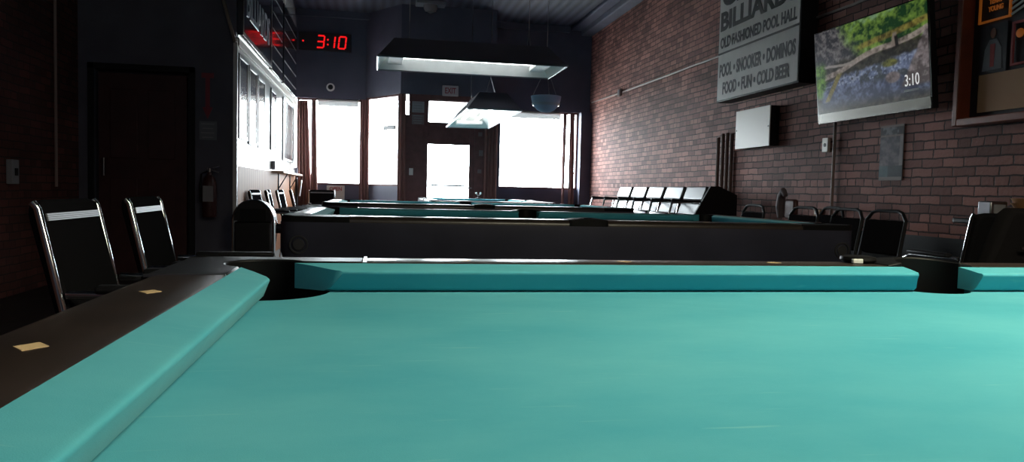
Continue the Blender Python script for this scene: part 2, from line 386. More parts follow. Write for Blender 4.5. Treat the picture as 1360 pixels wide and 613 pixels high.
# piers
hd.b2(XL, XL+.04, YF, YF+.2, 1.0, 1.3); hd.b2(3.84, XR, YF-.15, YF+.2, 0, 2.5)
hd.b2(-.27, -.17, YF-.02, YF+.12, 0, 2.6)
struct(hd.build('wall_front', M['navy']))
dw = MB()
dw.b2(.40, .49, D, D+.1, 0, 2.6); dw.b2(.555, .80, D, D+.1, 0, 2.6); dw.b2(.49, .555, D, D+.1, 0, 2.24)
dw.b2(1.70, 2.06, D, D+.1, 0, 2.6); dw.b2(.80, 1.70, D, D+.1, 2.52, 2.6); dw.b2(.80, .87, D, D+.1, 2.07, 2.52); dw.b2(1.63, 1.70, D, D+.1, 2.07, 2.52)
dw.b2(.80, 1.70, D, D+.1, 2.07, 2.115)
struct(dw.build('wall_entrance', M['wood_dark']))
def window(name, p0, p1, z0, z1, fw=.035, mat_f='wood_dark'):
    p0, p1 = Vector(p0), Vector(p1); d = (p1-p0).normalized(); n = Vector((-d.y, d.x, 0)); L = (p1-p0).length
    g = MB(); c = (p0+p1)/2; rot = Matrix.Rotation(math.atan2(d.y, d.x), 3, 'Z')
    g.box((c.x, c.y, (z0+z1)/2), (L, .008, z1-z0), rot); o = struct(g.build(name, M['glass']))
    f = MB()
    for z in (z0+fw/2, z1-fw/2): f.box((c.x, c.y, z), (L, .05, fw), rot)
    for q in (p0+d*fw/2, p1-d*fw/2): f.box((q.x, q.y, (z0+z1)/2), (fw, .052, z1-z0), rot)
    f.build('window_frame', M[mat_f], o, bevel=.003)
    return o
window('window_1', (XL+.02, YF+.08, 0), (-.27, YF+.08, 0), 1.0, 2.56)
window('window_2', (-.17, YF-.0, 0), (.40, D+.07, 0), 1.0, 2.60)
window('window_3', (.87, D+.05, 0), (1.63, D+.05, 0), 2.115, 2.52, .02)
window('window_4', (2.2, YF+.08, 0), (3.84, YF+.08, 0), 1.02, 2.50)
window('window_5', (.485, D+.05, 0), (.56, D+.05, 0), 2.24, 2.60, .008)
# front door with its full glass
dr = MB(); y0, y1 = D+.02, D+.065
dr.b2(.80, .885, y0, y1, .01, 2.072); dr.b2(1.615, 1.70, y0, y1, .01, 2.072); dr.b2(.885, 1.615, y0, y1, .01, .24); dr.b2(.885, 1.615, y0, y1, 1.75, 2.072)
dr = struct(dr.build('door_1', M['wood_dark'], bevel=.004))
MB().b2(.885, 1.615, D+.038, D+.046, .24, 1.75).build('door_glass', M['glass'], dr)
MB().tube([(1.655, D, 1.0), (1.655, D-.06, 1.0), (1.56, D-.06, 1.0)], .011).build('door_handle', M['steel'], dr, smooth=True)
MB().b2(.95, 1.55, D-.03, D+.02, 1.02, 1.05).build('push_bar', M['steel'], dr, bevel=.005)

# outside
struct(MB().b2(-30, 30, YF+.25, 60, -.15, -.05).build('street_pavement', M['asphalt']))

# ------------------------------------------------------------------ curtains and shades
def curtain(x0, x1, y, z0, z1, label, folds=5, taper=0, group='curtains beside the shopfront windows', xa=None):
    n = folds*8; mb = MB(); th = .004; rows = 10
    for side in (0, 1):
        for j in range(rows+1):
            t = j/rows; z = z1+(z0-z1)*t
            a0, a1 = x0, x1+taper*t
            for i in range(n+1):
                u = i/n; x = a0+(a1-a0)*u
                yy = y+.022*math.sin(u*folds*2*PI+.4*math.sin(t*3))*(.7+.3*t)+side*th
                mb.v.append(Vector((x, yy, z)))
    st = (rows+1)*(n+1)
    for j in range(rows):
        for i in range(n):
            a = j*(n+1)+i; mb.f.append((a, a+1, a+n+2, a+n+1)); mb.f.append((st+a, st+a+n+1, st+a+n+2, st+a+1))
    for j in range(rows):
        for i in (0, n):
            a = j*(n+1)+i; q = (a, a+n+1, st+a+n+1, st+a); mb.f.append(q)
    return tag(mb.build('curtain', M['curtain'], smooth=True), label, 'curtain', group)
curtain(-1.39, -1.22, YF-.06, .55, 2.50, 'wide brown curtain hanging in the left corner by the white wall', 4, .09)
curtain(-1.15, -1.07, YF-.16, .55, 2.50, 'slim brown curtain at the left edge of the left window', 2, .05)
curtain(-.30, -.14, YF-.13, .45, 2.55, 'narrow brown curtain between the left window and the slanted glass', 3, .02)
curtain(.37, .485, D-.06, .35, 2.58, 'brown curtain left of the entrance beside the bright slit', 2, .03)
curtain(1.86, 2.10, D-.06, .35, 2.46, 'reddish brown curtain between the front door and the right window', 4, 0)
curtain(3.50, 3.57, YF-.1, .5, 2.45, 'thin brown curtain at the right edge of the right window', 2, -.02)
curtain(3.63, 3.72, YF-.12, .5, 2.45, 'brown curtain beyond the white slit right of the right window', 2, .03)
def shade(x0, x1, y, z0, z1, label):
    t = thing('roller_shade', label, 'window shade', ((x0+x1)/2, y, z0), 0, 'rolled shades over the windows'); w = x1-x0
    MB().b2(-w/2, w/2, -.003, .003, 0, z1-z0).build('shade_fabric', M['shade'], t)
    MB().tube([(-w/2, 0, z1-z0), (w/2, 0, z1-z0)], .018).build('shade_roller', M['white'], t, smooth=True)
shade(-1.05, -.33, YF+.03, 2.43, 2.53, 'pale roller shade rolled up over the left window')
shade(2.30, 3.48, YF+.03, 2.36, 2.47, 'pale roller shade rolled up over the large right window')

# ------------------------------------------------------------------ pool tables
LX, WY, BED = 2.54, 1.27, .78
CW, RW, ZR, ZN, CH = .056, .1745, .0455, .0365, .100
def cushion_mb(length, c0, c1, ):
    """cushion running along +u from 0, nose at v=0, back at v=CW. c0/c1 = how much longer the back is at each end"""
    mb = MB()
    sec = [(CW, .002), (.020, .002), (.012, .008), (.0035, .027), (.0012, .0315), (.0003, .0335), (.0004, .0355), (.0016, .0370), (.0038, .0381), (.0075, .0388), (.013, .0396), (.030, .0425), (CW, ZR)]
    k = len(sec); n = 14
    for i in range(n+1):
        for v, z in sec:
            a = -c0*(v/CW); b = length+c1*(v/CW)
            # rounded tips: pull the very nose back slightly at both ends
            t = i/n; u = a+(b-a)*t
            if i == 0 and z > .02 and v < .005: u += .004
            if i == n and z > .02 and v < .005: u -= .004
            mb.v.append(Vector((u, v, z)))
    for i in range(n):
        for j in range(k):
            jj = (j+1) % k; a = i*k; b = a+k; mb.f.append((a+j, a+jj, b+jj, b+j))
    mb.f.append(tuple(range(k-1, -1, -1))); mb.f.append(tuple(n*k+j for j in range(k)))
    return mb
def place2(mb, ox, oy, ux, uy, vx, vy):
    flip = (ux*vy-uy*vx) < 0
    mb.v = [Vector((ox+p.x*ux+p.y*vx, oy+p.x*uy+p.y*vy, p.z+BED)) for p in mb.v]
    if flip: mb.f = [tuple(reversed(f)) for f in mb.f]
    return mb
def pool_table(label, loc, rz=0):
    T = thing('pool_table', label, 'pool table', loc, rz, 'pool tables in a row down the room')
    hx, hy = LX/2, WY/2
    # bed cloth with pocket notches
    ex = .05; poly = []
    def arc(cx, cy, r, a0, a1, n=14): return [(cx+r*math.cos(math.radians(a0+(a1-a0)*i/n)), cy+r*math.sin(math.radians(a0+(a1-a0)*i/n))) for i in range(n+1)]
    pr = .112; of = .030
    d = math.degrees(math.asin((ex-of)/pr))
    X, Y = hx+of, hy+of
    # corners: start bottom-left going counter-clockwise; each notch arc runs through the playing area side
    poly += arc(-X, -Y, pr, 90+d, -d)[::1] if False else []
    for sx, sy, a0, a1 in ((-1, -1, 90+d, -d), (1, -1, 180+d, 90-d), (1, 1, 270+d, 180-d), (-1, 1, 360+d, 270-d)):
        if (sx, sy) == (1, -1):
            poly += [(-.075, -hy-ex)]+arc(0, -hy-.062, .076, 170, 10)+[(.075, -hy-ex)]
        if (sx, sy) == (-1, 1):
            poly += [(.075, hy+ex)]+arc(0, hy+.062, .076, -10, -170)+[(-.075, hy+ex)]
        poly += arc(sx*X, sy*Y, pr, a0, a1)
    MB().prism(poly, BED-.025, BED).build('bed_cloth', M['cloth'], T)
    # cushions
    sd = .068; cl = hx-CH-sd
    cs = []
    for sy in (1, -1):
        cs.append(place2(cushion_mb(cl, .080, .004), -hx+CH, sy*hy, 1, 0, 0, sy))
        cs.append(place2(cushion_mb(cl, .080, .004), hx-CH, sy*hy, -1, 0, 0, sy))
    for sx in (1, -1):
        cs.append(place2(cushion_mb(WY-2*CH, .080, .080), sx*hx, -hy+CH, 0, 1, sx, 0))
    for mb in cs: mb.build('cushion', M['cloth'], T, smooth=True)
    # rails
    e = .135; s = .098
    sec = [(CW, -.03), (CW, ZR), (CW+.004, ZR+.0015), (.15, ZR+.0005), (RW-.012, ZR-.003), (RW-.003, ZR-.011), (RW, ZR-.022), (RW, -.03), (RW-.004, -.042), (CW, -.042)]
    def rail(u0, u1, o, U, V):
        mb = MB(); k = len(sec)
        for u in (u0, u1):
            for v, z in sec: mb.v.append(Vector((u, v, z)))
        for j in range(k): mb.f.append((j, (j+1) % k, k+(j+1) % k, k+j))
        mb.f += [tuple(range(k-1, -1, -1)), tuple(range(k, 2*k))]
        return place2(mb, o[0], o[1], U[0], U[1], V[0], V[1])
    def sights(us, o, U, V, par):
        for u in us:
            mb = MB(); mb.prism([(u-.016, .110), (u, .097), (u+.016, .110), (u, .123)], ZR-.001, ZR+.0016)
            place2(mb, o[0], o[1], U[0], U[1], V[0], V[1]).build('rail_sight', M['pearl'], par)
    q = LX/8
    for sy in (1, -1):
        for sx in (1, -1):
            o = (-sx*hx, sy*hy); U = (sx, 0); V = (0, sy)
            r = rail(e, hx-s, o, U, V).build('rail', M['rail'], T, smooth=True)
            sights([q, 2*q, 3*q], o, U, V, r)
    for sx in (1, -1):
        o = (sx*hx, -hy); U = (0, 1); V = (sx, 0)
        r = rail(e, WY-e, o, U, V).build('rail', M['rail'], T, smooth=True)
        sights([q, 2*q, 3*q], o, U, V, r)
    # corner castings
    for sx in (1, -1):
        for sy in (1, -1):
            cx, cy, r0 = .022, .022, math.hypot(.056-.022, -.03-.022)
            a0 = math.degrees(math.atan2(CW-cy, -.034-cx)); a1 = math.degrees(math.atan2(-.034-cy, CW-cx))
            inner = arc(cx, cy, math.hypot(CW-cy, -.034-cx), a0, a1, 16)
            R = .07
            outer = [(CW, -e), (RW, -e)]+[(RW-R+R*math.cos(math.radians(t)), RW-R+R*math.sin(math.radians(t))) for t in range(0, 91, 10)]+[(-e, RW), (-e, CW)]
            poly = outer+inner
            mb = MB(); k = len(poly)
            def topz(p): 
                m = max(p[0], p[1]); return ZR+.003-(.004 if m > RW-.008 else 0)
            mb.prism(poly, -.035, 0, [topz(p) for p in poly])
            place2(mb, sx*hx, sy*hy, sx, 0, 0, sy).build('corner_casting', M['plastic'], T, bevel=.003)
            ln = MB(); ln.lathe([(.116, .0), (.116, -.10), (.09, -.15), (.0, -.16)], (0, 0, 0))
            ln.lathe([(.119, .0), (.119, -.10), (.094, -.153), (.0, -.164)][::-1], (0, 0, 0))
            place2(ln, sx*(hx+.03), sy*(hy+.03), 1, 0, 0, 1).build('pocket_liner', M['liner'], T, smooth=True)
            # pale seam plate where rail and casting meet
            if True:
                sp = MB(); sp.prism([(-e-.001, CW+.001), (-e-.007, CW+.001), (-e-.007, RW-.006), (-e-.001, RW-.006)], ZR-.002, ZR+.0022)
                place2(sp, sx*hx, sy*hy, sx, 0, 0, sy).build('seam_plate', M['steel'], T)
                sp = MB(); sp.prism([(CW+.001, -e-.001), (RW-.006, -e-.001), (RW-.006, -e-.007), (CW+.001, -e-.007)], ZR-.002, ZR+.0022)
                place2(sp, sx*hx, sy*hy, sx, 0, 0, sy).build('seam_plate', M['steel'], T)
    # side castings, slightly humped
    for sy in (1, -1):
        inner = arc(0, .056, .066, 180, 0, 16)
        poly = [(s, CW), (s, RW-.01)]+[(s*.9*math.cos(math.radians(t)), RW-.006+.005*math.sin(math.radians(t))) for t in range(10, 171, 16)]+[(-s, RW-.01), (-s, CW)]+inner
        mb = MB(); tops = [ZR+.003+.011*max(0, 1-(p[0]/s)**2)*(1 if p[1] < RW-.012 else .55) for p in poly]
        mb.prism(poly, -.035, 0, tops)
        place2(mb, 0, sy*hy, 1, 0, 0, sy).build('side_casting', M['plastic'], T, bevel=.003)
        ln = MB(); ln.lathe([(.078, .0), (.078, -.10), (.05, -.15), (.0, -.16)], (0, 0, 0)); ln.lathe([(.081, .0), (.081, -.10), (.053, -.153), (.0, -.164)][::-1], (0, 0, 0))
        place2(ln, 0, sy*(hy+.062), 1, 0, 0, 1).build('pocket_liner', M['liner'], T, smooth=True)
    # cabinet under the rails: slightly inset, drawn in towards the floor, rounded corners
    mb = MB(); A = rounded(LX+2*RW+.006, WY+2*RW+.006, .074); B = rounded(LX+2*RW-.16, WY+2*RW-.16, .07); k = len(A)
    C_ = rounded(LX+2*RW-.002, WY+2*RW-.002, .072); C2 = rounded(LX+2*RW-.03, WY+2*RW-.03, .07)
    for P, z in ((C2, BED-.2), (C2, BED-.06), (C_, BED+ZR-.030), (A, BED+ZR-.028), (A, BED-.12), (B, .40)):
        for x, y in P: mb.v.append(Vector((x, y, z)))
    for a in (0, k, 2*k, 3*k, 4*k):
        for i in range(k): j = (i+1) % k; mb.f.append((a+j, a+i, a+k+i, a+k+j))
    mb.f += [tuple(range(k)), tuple(6*k-1-i for i in range(k))]
    cab = mb.build('cabinet', M['apron'], T, smooth=True)
    em = MB(); em.lathe([(0, .004), (.024, .004), (.026, .002), (.026, -.004)], (0, 0, 0), 24); em.lathe([(.034, -.003), (.036, .004), (.041, .004), (.043, -.003)], (0, 0, 0), 24)
    for px in (-1, 1):
        e2 = MB(); e2.v = [v.copy() for v in em.v]; e2.f = list(em.f)
        e2.map(frame_mtx((px*(hx+RW-.085), -hy-RW-.005, BED-.085), (1, 0, 0), (0, 0, 1))).build('emblem', M['gold'], cab, smooth=True)
    for sx in (1, -1):
        for sy in (1, -1):
            lg = MB(); lg.box((sx*(hx-.12), sy*(hy-.08), .21), (.20, .20, .42), taper=(1.25, 1.25)); lg.box((sx*(hx-.12), sy*(hy-.08), .015), (.25, .25, .03))
            lg.build('leg', M['apron'], T, bevel=.008)
    return T
T1X = -.156+LX/2
t1 = pool_table('nearest pool table, its big teal cloth filling the front of the picture', (T1X, 1.276-WY/2, 0))
def table_copy(label, x, y, rz=0):
    return clone(t1, (x, y, 0), rz, label)
table_copy('second pool table, dark side panel with round emblem facing the nearest table', -.25+LX/2, 3.655+WY/2)
table_copy('third pool table, under the long lamp and behind the emblem table', -.29+LX/2, 6.90+WY/2)
table_copy('farthest pool table, standing lengthwise towards the shop windows', 2.12-WY/2, 12.05-LX/2, PI/2)
# chalk on the far rail of the near table
ck = thing('chalk_holder', 'small black cup with a white front lying on the nearest table far rail', 'chalk holder', (1.0, 1.405, BED+ZR+.0015))
MB().lathe([(0, 0), (.030, 0), (.036, .006), (.034, .012), (.026, .014), (0, .012)]).build('cup', M['plastic'], ck, smooth=True)
MB().b2(-.036, -.014, -.037, -.030, .001, .010).build('white_tab', M['white'], ck, bevel=.001)

# ------------------------------------------------------------------ hanging lamps
def pool_lamp(label, c, L, W, rz, ztop=ZC, lit=0, drop=.22):
    T = thing('hanging_table_lamp', label, 'lamp', c, rz, 'long lamps hanging over the pool tables')
    h = drop; k = .52
    def shell(off, m, name):
        mb = MB(); a, b = L/2-off, W/2-off; a2, b2 = a-.16, b*k
        z0, z1 = (0, h) if off == 0 else (.001, h-.012)
        P0 = [(-a, -b), (a, -b), (a, b), (-a, b)]; P1 = [(-a2, -b2), (a2, -b2), (a2, b2), (-a2, b2)]
        for x, y in P0: mb.v.append(Vector((x, y, z0)))
        for x, y in P1: mb.v.append(Vector((x, y, z1)))
        for i in range(4): j = (i+1) % 4; mb.f.append((i, j, 4+j, 4+i))
        mb.f.append((4, 5, 6, 7))
        return mb.build(name, m, T)
    shell(0, M['lamp_out'], 'shade'); shell(.008, M['lamp_in'], 'reflector')
    rim = MB()
    for (x0, y0, x1, y1) in ((-1, -1, 1, -1), (1, -1, 1, 1), (1, 1, -1, 1), (-1, 1, -1, -1)):
        rim.tube([(x0*L/2, y0*W/2, 0), (x1*L/2, y1*W/2, 0)], .011, 8)
    rim.build('rim', M['steel'], T, smooth=True)
    for y in (-W*.16, W*.16):
        tb = MB().tube([(-L/2+.22, y, .10), (L/2-.22, y, .10)], .019, 12).build('tube', M['tube_lit'] if lit == 1 else M['tube_dim'], T, smooth=True)
    MB().box((0, 0, .17), (L-.45, W*.2, .04)).build('ballast_channel', M['lamp_in'], T, bevel=.006)
    for x in (-L/2+.18, L/2-.18):
        MB().box((x, 0, .06), (.15, W*.62, .05)).build('end_bracket', M['white'], T, bevel=.008)
        mb = MB()
        if ztop-c[2]-h > .05:
            for y in (-.10, .10): mb.tube([(x*.82, y*W, h), (x*.82, 0, h+.22)], .004, 6)
            mb.tube([(x*.82, 0, h+.22), (x*.82, 0, ztop-c[2]-.002)], .006, 6)
            mb.build('hanging_rod', M['steel'], T, smooth=True)
    return T
M['tube_dim'] = mat('dim_tube', (1, 1, 1, 1), .4, emit=(.93, .97, 1, 1), estr=8)
M['tube_lit'] = mat('lit_tube', (1, 1, 1, 1), .4, emit=(1, .93, .82, 1), estr=9)
pool_lamp('long white lined lamp hanging over the third pool table', (.94, 7.78, 2.23), 1.88, .86, 0, lit=2)
pool_lamp('lamp hanging lengthwise over the farthest table, its white inside facing us', (1.40, 10.3, 1.94), 2.75, .66, PI/2, lit=2)
pool_lamp('lit lamp hanging above the nearest pool table, out of the picture top', (T1X+.40, .64, 2.23), 1.95, .86, 0, lit=1)

# hanging bowl
bw = thing('hanging_bowl_lamp', 'blue and white glass bowl hanging on three chains in front of the right window', 'lamp', (2.245, 9.9, 2.04))
MB().lathe([(0, 0), (.07, .004), (.12, .03), (.165, .08), (.195, .15), (.205, .21), (.198, .21), (.188, .15), (.158, .085), (.11, .04), (0, .012)], seg=36).build('bowl', M['bowl'], bw, smooth=True)
MB().lathe([(.170, .083), (.176, .083), (.190, .115), (.184, .115)], seg=36).build('band', M['bowl_rim'], bw, smooth=True)
for k in range(3):
    a = .5+k*2*PI/3
    MB().tube([(.2*math.cos(a), .2*math.sin(a), .205), (0, 0, .62)], .004, 6).build('chain', M['steel'], bw, smooth=True)
MB().tube([(0, 0, .62), (0, 0, ZC-2.04-.002)], .005, 6).build('hanging_rod', M['steel'], bw, smooth=True)

# ceiling box with dome
cv = thing('ceiling_vent', 'pale ceiling vent plate with a rounded unit hanging below', 'vent', (.87, 12.85, ZC))
MB().box((0, 0, -.03), (.50, .30, .05)).build('plate', M['greyblue'], cv, bevel=.01)
MB().lathe([(.12, -.055), (.12, -.12), (.09, -.17), (0, -.19)], seg=24).build('dome', M['mat_grey'], cv, smooth=True)

# ------------------------------------------------------------------ front wall things
ck = thing('digital_clock', 'black digital wall clock showing 3:10 in red digits', 'clock', (-.93, YF, 3.56))
MB().b2(-.46, .46, -.05, -.001, -.16, .16).build('case', M['clock_black'], ck, bevel=.008)
SEG = {'3': 'abcdg', '1': 'bc', '0': 'abcdef'}
def digit(ch, cx, h=.21, w=.12, t=.026):
    mb = MB(); hh = h/2; hw = w/2
    D_ = {'a': ((-hw, hh), (hw, hh)), 'd': ((-hw, -hh), (hw, -hh)), 'g': ((-hw, 0), (hw, 0)), 'b': ((hw, 0), (hw, hh)), 'c': ((hw, -hh), (hw, 0)), 'f': ((-hw, 0), (-hw, hh)), 'e': ((-hw, -hh), (-hw, 0))}
    for s_ in SEG[ch]:
        (x0, y0), (x1, y1) = D_[s_]; 
        dx, dy = x1-x0, y1-y0; L = math.hypot(dx, dy)-.012
        sk = lambda y: y*.10
        mb.box((cx+(x0+x1)/2+sk((y0+y1)/2), -.054, (y0+y1)/2), (L if dx else t, .006, L if dy else t), Matrix(((1, 0, .10), (0, 1, 0), (0, 0, 1))))
    return mb.build('digit', M['led'], ck)
digit('3', -.08); digit('1', .105); digit('0', .30)
for z in (.04, -.045): MB().lathe([(0, .0), (.016, 0), (.016, -.006), (0, -.006)], seg=12).map(frame_mtx((.045, -.056, z), (1, 0, 0), (0, 0, 1))).build('colon_dot', M['led'], ck)
MB().lathe([(0, 0), (.016, 0), (.016, -.006), (0, -.006)], seg=12).map(frame_mtx((-.385, -.056, 0), (1, 0, 0), (0, 0, 1))).build('indicator_dot', M['led'], ck)

ex = thing('exit_sign', 'small unlit exit sign above the entrance glass', 'sign', (1.255, D, 2.68))
MB().b2(-.14, .14, -.05, -.001, -.09, .09).build('case', M['exit'], ex, bevel=.01)
text_mb('EXIT', .19, .10).map(on_front(0, -.052, 0)).build('lettering', M['exit_red'], ex)
cm = thing('dome_camera', 'round white dome camera on the dark wall over the left window', 'camera', (-.83, YF, 2.76))
mb = MB(); mb.lathe([(0, .0), (.06, 0), (.075, .02), (.07, .045), (.045, .05)], seg=24); mb.map(frame_mtx((0, 0, 0), (1, 0, 0), (0, 0, 1)))
mb.build('housing', M['white'], cm, smooth=True)
MB().lathe([(.045, .05), (.035, .075), (0, .085)], seg=20).map(frame_mtx((0, 0, 0), (1, 0, 0), (0, 0, 1))).build('dome', M['black'], cm, smooth=True)
def notice(name, x, y, z, w, h, m, label, f=on_front, cat='paper', th=.004, lines=4, lm='greyblue'):
    T = thing(name, label, cat, (0, 0, 0)); mt = f(x, y, z)
    T.location = mt.translation; R3 = mt.to_3x3()
    a = MB(); a.box((0, 0, th/2+.0005), (w, h, th)); a.map(R3.to_4x4()); a.build('sheet', m, T)
    b = MB()
    for i in range(lines): b.box((-.02*w, h*(.36-.72*i/max(1, lines-1)), th+.001), (w*(.75-.12*(i % 2)), h*.05, .001))
    if lines: b.map(R3.to_4x4()).build('printing', M[lm], T)
    return T
notice('wall_notice', .705, D, 2.38, .21, .19, M['paper'], 'grey notice sheet left of the transom, upper of two', cat='paper')
notice('wall_notice', .705, D, 2.165, .21, .17, M['paper_dark'], 'brownish notice sheet left of the transom, lower of two', cat='paper', lm='paper')
for i, z in enumerate((1.95, 1.62, 1.30)):
    notice('small_sticker', 1.80+.02*(i % 2), D, z, .07, .07 if i != 1 else .10, M['paper_dark'], ['small pale sticker right of the front door, topmost', 'small pale sticker right of the front door, middle one', 'small pale sticker right of the front door, lowest'][i], cat='sticker', lines=0)
ws = thing('wall_switch', 'small white switch plate left of the front door', 'switch', (.60, D, 1.26))
MB().b2(-.035, .035, -.008, -.0005, -.06, .06).build('plate', M['white'], ws, bevel=.003); MB().b2(-.008, .008, -.018, -.006, -.015, .015).build('toggle', M['white'], ws)
ps = notice('wall_poster', -.72, YF, .86, .32, .26, M['sign_white'], 'white poster with a red print on the low wall under the left window', cat='poster', lines=0)
text_mb('OPEN', .22, .07).map(Matrix.Translation(Vector((0, 0, .06)))@on_front(0, -.007, 0).to_3x3().to_4x4() if False else frame_mtx((0, -.008, .07), (1, 0, 0), (0, 0, 1))).build('red_print', M['red'], ps)
for v in ():
    pass
# twig and sign hanging in the slanted window
tw = thing('twig_ornament', 'bare dark twigs hanging inside the slanted window glass', 'ornament', (.16, 13.36, 2.28))
mb = MB()
for k in range(13):
    a = random.uniform(0, 2*PI); r = random.uniform(.06, .17)
    p0 = Vector((random.uniform(-.05, .05), 0, random.uniform(-.04, .04))); p1 = p0+Vector((math.cos(a)*r*.8, random.uniform(-.03, .03), math.sin(a)*r*.7)); p2 = p1+Vector((random.uniform(-.06, .06), 0, random.uniform(-.06, .06)))
    mb.tube([p0, p1, p2], .0045, 5)
mb.tube([(0, 0, 0), (0, 0, .31)], .003, 5); mb.build('twigs', M['black'], tw)
hs = tag(MB().box((0, 0, 0), (.36, .02, .075)).build('hanging_sign', M['darkgreen'], bevel=.005), 'small dark bar shaped sign hanging in the slanted window', 'sign'); hs.location = (.22, 13.28, 2.02)
hs.rotation_euler = (0, 0, math.atan2(-.9, .6))
# little twin knob ornament on the far table
kn = thing('ball_ornament', 'tiny ornament with two white balls on the farthest table', 'ornament', (1.66, 12.14, BED+ZR+.002))
MB().lathe([(0, 0), (.05, 0), (.05, .012), (.012, .02), (.01, .05), (0, .05)], seg=16).build('stand', M['gold'], kn, smooth=True)
for x in (-.035, .035):
    mb = MB(); mb.tube([(0, 0, .045), (x, 0, .075)], .005, 6); mb.lathe([(.0, .068), (.014, .072), (.020, .088), (.014, .104), (0, .108)], (x, 0, 0), 14)
    mb.build('white_ball', M['white'], kn, smooth=True)

# ------------------------------------------------------------------ left wall things
fr = [(8.30, 8.86, 1.45, 2.34, 'mat_grey'), (8.93, 9.50, 1.42, 2.32, 'mat_cream'), (9.58, 10.16, 1.42, 2.30, 'mat_white'), (10.75, 11.25, 1.45, 2.30, 'mat_grey'), (12.10, 13.60, 1.36, 2.34, 'mat_grey')]
fl = ['framed print nearest the dark partition, first on the white wall', 'framed cream print, second from the dark partition', 'framed white print, third from the dark partition on the white wall', 'narrow dark framed print, fourth from the dark partition', 'large framed grey print nearest the left window corner']
for (y0, y1, z0, z1, mm), lb in zip(fr, fl):
    T = thing('picture_frame', lb, 'picture', (XL, (y0+y1)/2, z0), 0, 'framed prints on the white left wall'); w = y1-y0; h = z1-z0; b = .04
    fd = .016; mb = MB(); mb.b2(.001, fd, -w/2, -w/2+b, 0, h); mb.b2(.001, fd, w/2-b, w/2, 0, h); mb.b2(.001, fd, -w/2+b, w/2-b, 0, b); mb.b2(.001, fd, -w/2+b, w/2-b, h-b, h)
    mb.build('frame', M['frame_black'], T, bevel=.003)
    MB().b2(.002, .009, -w/2+b, w/2-b, b, h-b).build('print', M[mm], T)
    MB().b2(.0092, .0105, -w/2+b+.06, w/2-b-.06, b+.08, h-b-.08).build('inner_picture', M['mat_white'] if mm != 'mat_white' else M['mat_cream'], T)
sb = thing('billiards_board', 'long dark framed board lettered BILLIARDS above the picture rail', 'sign', (XL, 9.35, 2.52))
MB().b2(.001, .05, -1.1, 1.1, 0, 1.25).build('panel', M['board'], sb, bevel=.004)
mb = MB(); 
for a in (-1.1, 1.04): mb.b2(.05, .057, a, a+.06, 0, 1.25)
mb.b2(.05, .057, -1.04, 1.04, 0, .05); mb.b2(.05, .057, -1.04, 1.04, 1.2, 1.25); mb.build('frame', M['frame_black'], sb, bevel=.003)
text_mb('BILLIARDS', 1.75, .34).map(frame_mtx((.052, .03, .42), (0, 1, 0), (0, 0, 1))).build('lettering', M['board_text'], sb)
for y0, y1, lb in ((10.55, 11.75, 'dark glazed board with pale stripes, middle of the upper left wall'), (11.9, 13.7, 'dark striped scoreboard at the far end of the upper left wall')):
    T = thing('score_board', lb, 'board', (XL, (y0+y1)/2, 2.52)); w = y1-y0
    MB().b2(.001, .04, -w/2, w/2, 0, 1.2).build('panel', M['board'], T, bevel=.004)
    mb = MB()
    for k in range(5): mb.b2(.0398, .0406, -w/2+.08, w/2-.08, .12+k*.22, .12+k*.22+.022)
    mb.build('stripes', M['stripe_dim'], T)
sh = thing('wall_shelf', 'narrow light wood shelf on the left wall near the corner', 'shelf', (XL, 12.2, 1.12))
MB().b2(.001, .16, -1.25, 1.55, .02, .05).build('board', M['light_wood'], sh, bevel=.004)
for y in (-.6, .9): mb = MB(); mb.b2(.001, .02, y-.02, y+.02, -.22, .02); mb.tube([(.015, y, -.2), (.14, y, .018)], .008, 6); mb.build('bracket', M['black'], sh)
ob = thing('outlet_box', 'small grey electrical box on the white wall above the shelf', 'outlet', (XL, 11.0, 1.245)); MB().b2(.001, .05, -.10, .10, -.06, .06).build('box', M['steel'], ob, bevel=.005); MB().b2(.05, .055, -.06, .06, -.03, .03).build('cover', M['greyblue'], ob)
tl = thing('upright_stand', 'dark upright stand with a pale cloth by the left corner', 'stand', (-1.24, 12.3, 0))
MB().tube([(0, 0, 0), (0, 0, 1.08)], .015, 8).build('pole', M['black'], tl, smooth=True); MB().lathe([(0, 0), (.14, 0), (.14, .02), (0, .035)], seg=20).build('base', M['black'], tl, smooth=True)
MB().box((.06, 0, .93), (.02, .10, .26), Matrix.Rotation(.12, 3, 'Y')).build('cloth', M['white'], tl, bevel=.006)

# ------------------------------------------------------------------ partition things
ar = thing('arrow_sign', 'faded red downward arrow sign over the fire extinguisher', 'sign', (-1.72, YP, 1.85))
mb = MB(); mb.prism([(-.022, .20), (-.022, -.10), (-.05, -.10), (0, -.22), (.05, -.10), (.022, -.10), (.022, .20)][::-1], .001, .006); mb.map(frame_mtx((0, 0, 0), (1, 0, 0), (0, 0, 1)))
mb.build('arrow', M['door_arrow'] if 'door_arrow' in M else M['red_dim'] if 'red_dim' in M else M['exit_red'], ar)
MB().b2(-.06, .06, -.006, -.001, .20, .25).build('head_plate', M['exit_red'], ar)
notice('wall_notice', -1.715, YP, 1.51, .17, .19, M['greyblue'], 'small grey notice on the dark partition below the red arrow', cat='paper', lm='paper')
fe = thing('fire_extinguisher', 'fire extinguisher hanging on the dark partition beside the red door', 'fire extinguisher', (-1.68, YP-.10, .62))
MB().lathe([(0, 0), (.065, .0), (.07, .02), (.07, .34), (.055, .40), (.025, .43), (.022, .46), (0, .46)], seg=24).build('cylinder', M['door_red'], fe, smooth=True)
MB().b2(-.05, .05, -.074, -.066, .16, .32).build('label_sheet', M['paper'], fe)
